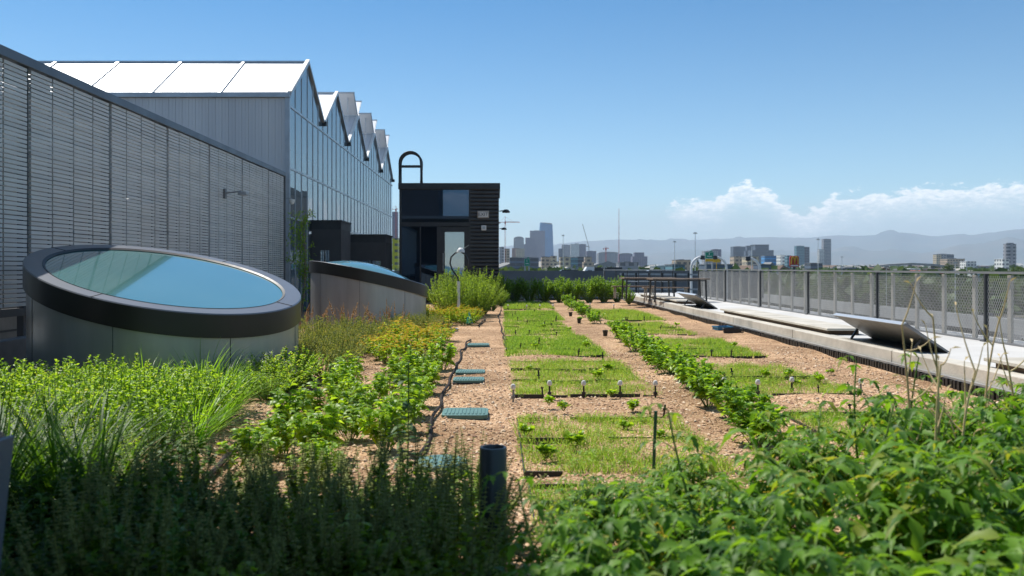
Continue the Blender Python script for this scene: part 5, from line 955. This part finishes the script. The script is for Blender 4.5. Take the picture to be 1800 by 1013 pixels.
def tree(px, pyt, D, wpx, lab, dark=True):
    t_ = P(px, pyt, D); h = t_.z - ZG; rw_ = wpx / 2 / FPX * D; e = empty('broad_tree', (t_.x, D, ZG), 0, lab, 'tree'); r2 = np.random.default_rng(int(px)); tr = LB(); fo = LB(); tr.stem(curve((0, 0, 0), (.2, 0, h * .7), (.2, 0, 0), 6), h * .03, h * .01, n=7)
    ncl = 16
    for q in range(ncl):
        a = r2.random() * 6.28; rr_ = math.sqrt(r2.random()) * rw_ * .7; z = h * (.35 + .55 * r2.random()) - rr_ / rw_ * h * .12; cpt = np.array([math.cos(a) * rr_, math.sin(a) * rr_, z]); tr.stem(curve((.1, 0, h * .35), cpt, (0, 0, .3), 4), h * .012, h * .004); n_ = 150; nn = norm(r2.normal(size=(n_, 3))); cr = rw_ * (.28 + .2 * r2.random())
        fo.leaves(cpt + nn * cr * r2.uniform(.5, 1.05, (n_, 1)) * (1, 1, .75), nn + r2.normal(size=(n_, 3)) * .6, r2.normal(size=(n_, 3)), cr * .28, cr * .22, 'small', .2, rng=r2)
    place('crown', fo.mesh('crown', L['tree']), e); place('trunk', tr.mesh('trunk', M['wood']), e)
for q in ((1673, 455, 330, 34, 'tall dark pine like tree rising above the others right of the bridge'), (1690, 465, 300, 30, 'round dark tree just right of the tall dark one'), (1705, 468, 310, 30, 'third dark tree right of the bridge'), (1590, 466, 420, 26, 'dark tree below the middle of the bridge'), (1745, 464, 280, 50, 'wide green tree near the right edge tower'), (1780, 468, 270, 56, 'broad green tree at the foot of the right edge tower'), (1236, 470, 200, 16, 'green tree behind the highway sign'), (1312, 470, 240, 18, 'dark green tree by the right curved pipe'), (1375, 476, 210, 30, 'low green tree below the fast food sign'), (1560, 482, 180, 60, 'olive green tree seen through the fence'), (1700, 492, 170, 70, 'olive tree behind the fence near the right edge'), (1440, 480, 200, 44, 'green tree behind the fence below the teal tower')): tree(*q)
# bridge in the distance
pts = [(1474, 470), (1530, 469), (1560, 466), (1600, 464), (1640, 466), (1672, 471)]; br = empty('far_bridge', tuple(P(1570, 470, 700)), 0, 'pale gently arched road bridge in the right distance', 'bridge'); b = MB()
for a, c in zip(pts[:-1], pts[1:]): b.bar(P(*a, 700), P(*c, 700), 8, 1.6)
wpart(b, br, 'deck', rconc); b = MB()
for q in pts[1:-1]: c = P(*q, 700); b.box(c.x - .8, c.x + .8, 699, 702, ZG, c.z - .8)
wpart(b, br, 'pier', girder)
# cranes
def crane(px, pyt, pyb, D, arm, cj, mt, lab, luff=None):
    t_, c = P(px, pyt, D), P(px, pyb, D); e = empty('tower_crane', (t_.x, D, ZG), 0, lab, 'crane'); h = t_.z - ZG; w = 1.0 / FPX * D * .9; b = MB()
    for sx_ in (-w, w):
        for sy in (-w, w): b.bar((sx_, sy, 0), (sx_, sy, h * .93), w * .35)
    z = 0; s_ = 1
    while z < h * .92: b.bar((-w * s_, -w, z), (w * s_, -w, z + 2.6 * w), w * .25); b.bar((-w, w * s_, z), (-w, -w * s_, z + 2.6 * w), w * .25); z += 2.6 * w; s_ = -s_
    b.build('mast', M[mt], e); b = MB()
    if luff: tp = P(*luff, D); b.bar((0, 0, h * .93), (tp.x - t_.x, 0, tp.z - ZG), w * .9); b.bar((0, 0, h * .93), (-(tp.x - t_.x) * -.5, 0, h * .95), w * 1.4); b.build('jib', M['grey'], e); return
    hj = P(px, cj, D).z - ZG; L1, L0 = arm[1] / FPX * D, arm[0] / FPX * D
    b.bar((-L0, 0, hj), (L1, 0, hj), w * .9); b.bar((0, 0, hj + 2 * w), (L1 * .9, 0, hj + w), w * .3); b.bar((0, 0, h), (L1 * .6, 0, hj + w), w * .2); b.bar((0, 0, h), (-L0 * .9, 0, hj), w * .2); b.bar((0, 0, hj), (0, 0, h), w * .8)
    q = 0
    while q < L1 * .88: b.bar((q, 0, hj), (q + w, 0, hj + 1.6 * w), w * .22); b.bar((q + w, 0, hj + 1.6 * w), (q + 2 * w, 0, hj), w * .22); q += 2 * w
    b.build('jib', M[mt], e); b = MB(); b.box(-L0, -L0 * .7, -w, w, hj - 2.5 * w, hj - .3 * w); b.build('counterweight', M['grey'], e); b = MB(); b.box(-w * 1.3, w * 1.3, -w * 1.3, w * 1.3, hj - 4 * w, hj - .5 * w); b.build('cab', M[mt], e)
crane(888, 381, 470, 700, (12, 26), 391, 'red', 'red and white tower crane right of the booth corner'); crane(1065, 434, 460, 1700, (5, 5), 437, 'red', 'small red tower crane above the low stadium like building'); crane(1035, 430, 470, 1500, None, 0, 'grey', 'thin luffing crane leaning left over the skyline', (1024, 394)); crane(696, 362, 440, 900, (10, 3), 368, 'red', 'red crane arm peeking out between greenhouse and booth')
# masts, street lamps, curved poles
def pole(px, pyt, D, rpx, lab, nm='street_lamp', head=True, mt='white'):
    t_ = P(px, pyt, D); h = t_.z - ZG; e = empty(nm, (t_.x, D, ZG), 0, lab, 'lamp post' if head else 'mast'); r_1 = rpx / FPX * D; b = MB(); b.tube([(0, 0, 0), (0, 0, h * .5), (0, 0, h)], [r_1 * 1.3, r_1, r_1 * .6], 8); b.build('pole', M[mt], e, smooth=True); b = MB()
    if head: b.box(-r_1 * 3, r_1 * 3, -r_1 * 2, r_1 * 2, h, h + r_1 * 1.5); b.bar((-r_1 * 5, 0, h - r_1), (r_1 * 5, 0, h - r_1), r_1); b.build('lamp_head', M['steel'], e)
    else: 
        for q in range(5): b.bar((-r_1 * 2, 0, h * (.5 + q * .1)), (r_1 * 2, 0, h * (.5 + q * .1)), r_1)
        b.build('crossbars', M['red'], e)
for q in ((1186, 425, 160, .7, 'tall thin lamp post left of the left curved pipe'), (1222, 410, 140, .8, 'tallest thin lamp post, beside the left curved pipe'), (1321, 432, 170, .8, 'thin lamp post in front of the wide dark slab tower'), (1438, 421, 200, .7, 'thin lamp post left of the slim grey tower'), (990, 414, 220, .6, 'thin lamp post in front of the bright cream block'), (1062, 470, 60, 1.0, 'short pale pole at the viaduct, left of the mast'), (1679, 462, 120, .8, 'pale lamp post by the dark trees behind the fence'), (1466, 470, 130, .6, 'short lamp post seen through the fence, left of three'), (1558, 470, 130, .6, 'short lamp post seen through the fence, middle of three'), (1480, 452, 300, .5, 'thin lamp post right of the slim grey tower')): pole(*q)
pole(1088, 367, 2600, .5, 'very tall thin radio mast right of the city skyline', 'radio_mast', False, 'red')
for i, (x0, x1, yt, D) in enumerate(((1215, 1235, 452, 75), (1277, 1257, 452, 80), (1336, 1315, 454, 70))):
    a = P(x0, 500, D); w = (x1 - x0) / FPX * D; zt = P(0, yt, D).z; e = empty('curved_pole', (a.x, D, ZG), 0, ['white curved pole bending right, left of the green highway sign', 'white curved pole bending left, just right of the highway sign', 'white curved pole bending left in front of the cream block'][i], 'pole', None); R_ = abs(w); sg = 1 if w > 0 else -1
    b = MB(); b.tube([(0, 0, 0), (0, 0, zt - R_ - ZG)] + [(sg * (R_ - R_ * math.cos(PI / 2 * k / 8)), 0, zt - R_ - ZG + R_ * math.sin(PI / 2 * k / 8)) for k in range(1, 9)], .11, 8); b.build('pole', M['white'], e, smooth=True); b = MB(); b.lathe([(0, -.25), (.22, -.2), (.2, .12), (0, .16)], 10, Matrix.Translation((sg * R_, 0, zt - ZG))); b.build('end_cap', M['dark'], e)
# highway signs
def hsign(px0, px1, py0, py1, D, lab, yl=False):
    a, c = P(px0, py1, D), P(px1, py0, D); cx_ = (a.x + c.x) / 2; e = empty('highway_sign', (cx_, D, ZG), 0, lab, 'sign'); w = (c.x - a.x) / 2; z0, z1 = a.z - ZG, c.z - ZG
    b = MB(); b.box(-w, w, 0, .1, z0, z1); b.box(w * .1, w * .8, .0, .1, z1 + .02, z1 + (z1 - z0) * .2); b.build('sign_board', M['greens'], e); b = MB(); m_ = .04 * w
    b.box(-w, w, -.02, -.004, z0, z0 + m_ * 2); b.box(-w, w, -.02, -.004, z1 - m_ * 2, z1); b.box(-w * .12, w * .05, -.02, -.004, z0 + (z1 - z0) * .55, z0 + (z1 - z0) * .85); b.box(-w * .6, w * .6, -.02, -.004, z0 + (z1 - z0) * .3, z0 + (z1 - z0) * .4); b.build('lettering', M['white'], e)
    if yl: b = MB(); b.box(-w, w, .0, .1, z0 - (z1 - z0) * .42, z0 - .02); b.build('exit_panel', M['yellow'], e)
    b = MB(); b.bar((-w * .8, .3, 0), (-w * .8, .3, z1), .25); b.bar((w * .8, .3, 0), (w * .8, .3, z1), .25); b.build('support_post', M['steel'], e)
hsign(1240, 1254, 443, 455, 150, 'green highway sign with a yellow strip behind the end of the fence', True); hsign(922, 931, 455, 468, 130, 'small teal green highway sign above the viaduct'); 
yb = P(1260, 458, 145); o = MB().box(-.62, .62, 0, .1, -.35, .3).box(-.05, .05, .1, .2, ZG - yb.z, .2).build('warning_board', M['yellow'], loc=yb); tag(o, 'small yellow board right of the green highway sign', 'sign')
# fast food sign: red rounded board, yellow arched M
D = 190; c = P(1396.5, 460, D); e = empty('restaurant_sign', (c.x, D, ZG), 0, 'red rounded restaurant sign with a big yellow letter M on a pole', 'sign'); u = D / FPX; zc = c.z - ZG
b = MB(); poly = []
for (sx_, sz, a0) in ((1, 1, 0), (-1, 1, 90), (-1, -1, 180), (1, -1, 270)): poly += [(sx_ * 4.5 * u + 3.5 * u * math.cos(R(a0 + 15 * k)), sz * 6.5 * u + 3.5 * u * math.sin(R(a0 + 15 * k))) for k in range(7)]
b.prism(poly, 0, .35, 'y'); b.build('board', M['red'], e, loc=(0, 0, zc))
b = MB()
for s_ in (-1, 1):
    pts = [Vector((s_ * 3.1 * u + 2.9 * u * math.cos(t_), -.12, zc - 4.5 * u + 13 * u * math.sin(t_))) for t_ in np.linspace(0, PI, 15)]
    for a, q in zip(pts[:-1], pts[1:]): b.bar(a, q, .24, 1.5 * u)
b.build('letter_m', M['yellow'], e); b = MB(); b.box(-6.5 * u, 6.5 * u, -.05, -.01, zc - 8.2 * u, zc - 6.0 * u); b.build('name_strip', M['white'], e); b = MB(); b.tube([(0, .18, 0), (0, .18, zc - 9 * u)], .3, 10); b.build('pole', M['dark'], e)
# chain link fences / low rails by the viaduct edge
e = empty('roadside_rail', tuple(P(1150, 500, 60)), 0, 'pale roadside rail beyond the end of the terrace', 'rail'); b = MB()
for py_r in (482, 492, 508): b.bar(P(1090, py_r, 60), P(1238, py_r + 1, 60), .12)
wpart(b, e, 'rail', M['steel']); b = MB()
for k in range(7): q = P(1095 + k * 23, 480, 60); b.bar(q, (q.x, 60, -3.5), .15)
wpart(b, e, 'rail_post', M['dark'])
b = MB(); b.box(1, 26, 58, 80, -4.0, -3.5); o = b.build('lower_roof', M['roofd']); tag(o, 'flat grey lower roof beyond the end of the terrace', 'roof')
# ================================================================== HAZE
m, n, l = newmat('haze'); out = n.new('ShaderNodeOutputMaterial'); pv = n.new('ShaderNodeVolumePrincipled'); pv.inputs['Color'].default_value = (.70, .84, 1.0, 1); pv.inputs['Density'].default_value = 7e-5; pv.inputs['Anisotropy'].default_value = .0; l.new(pv.outputs[0], out.inputs['Volume'])
b = MB(); b.box(-14500, 21000, -14000, 19800, ZG - 1, 980); o = b.build('haze', m); tag(o, kind='stuff')
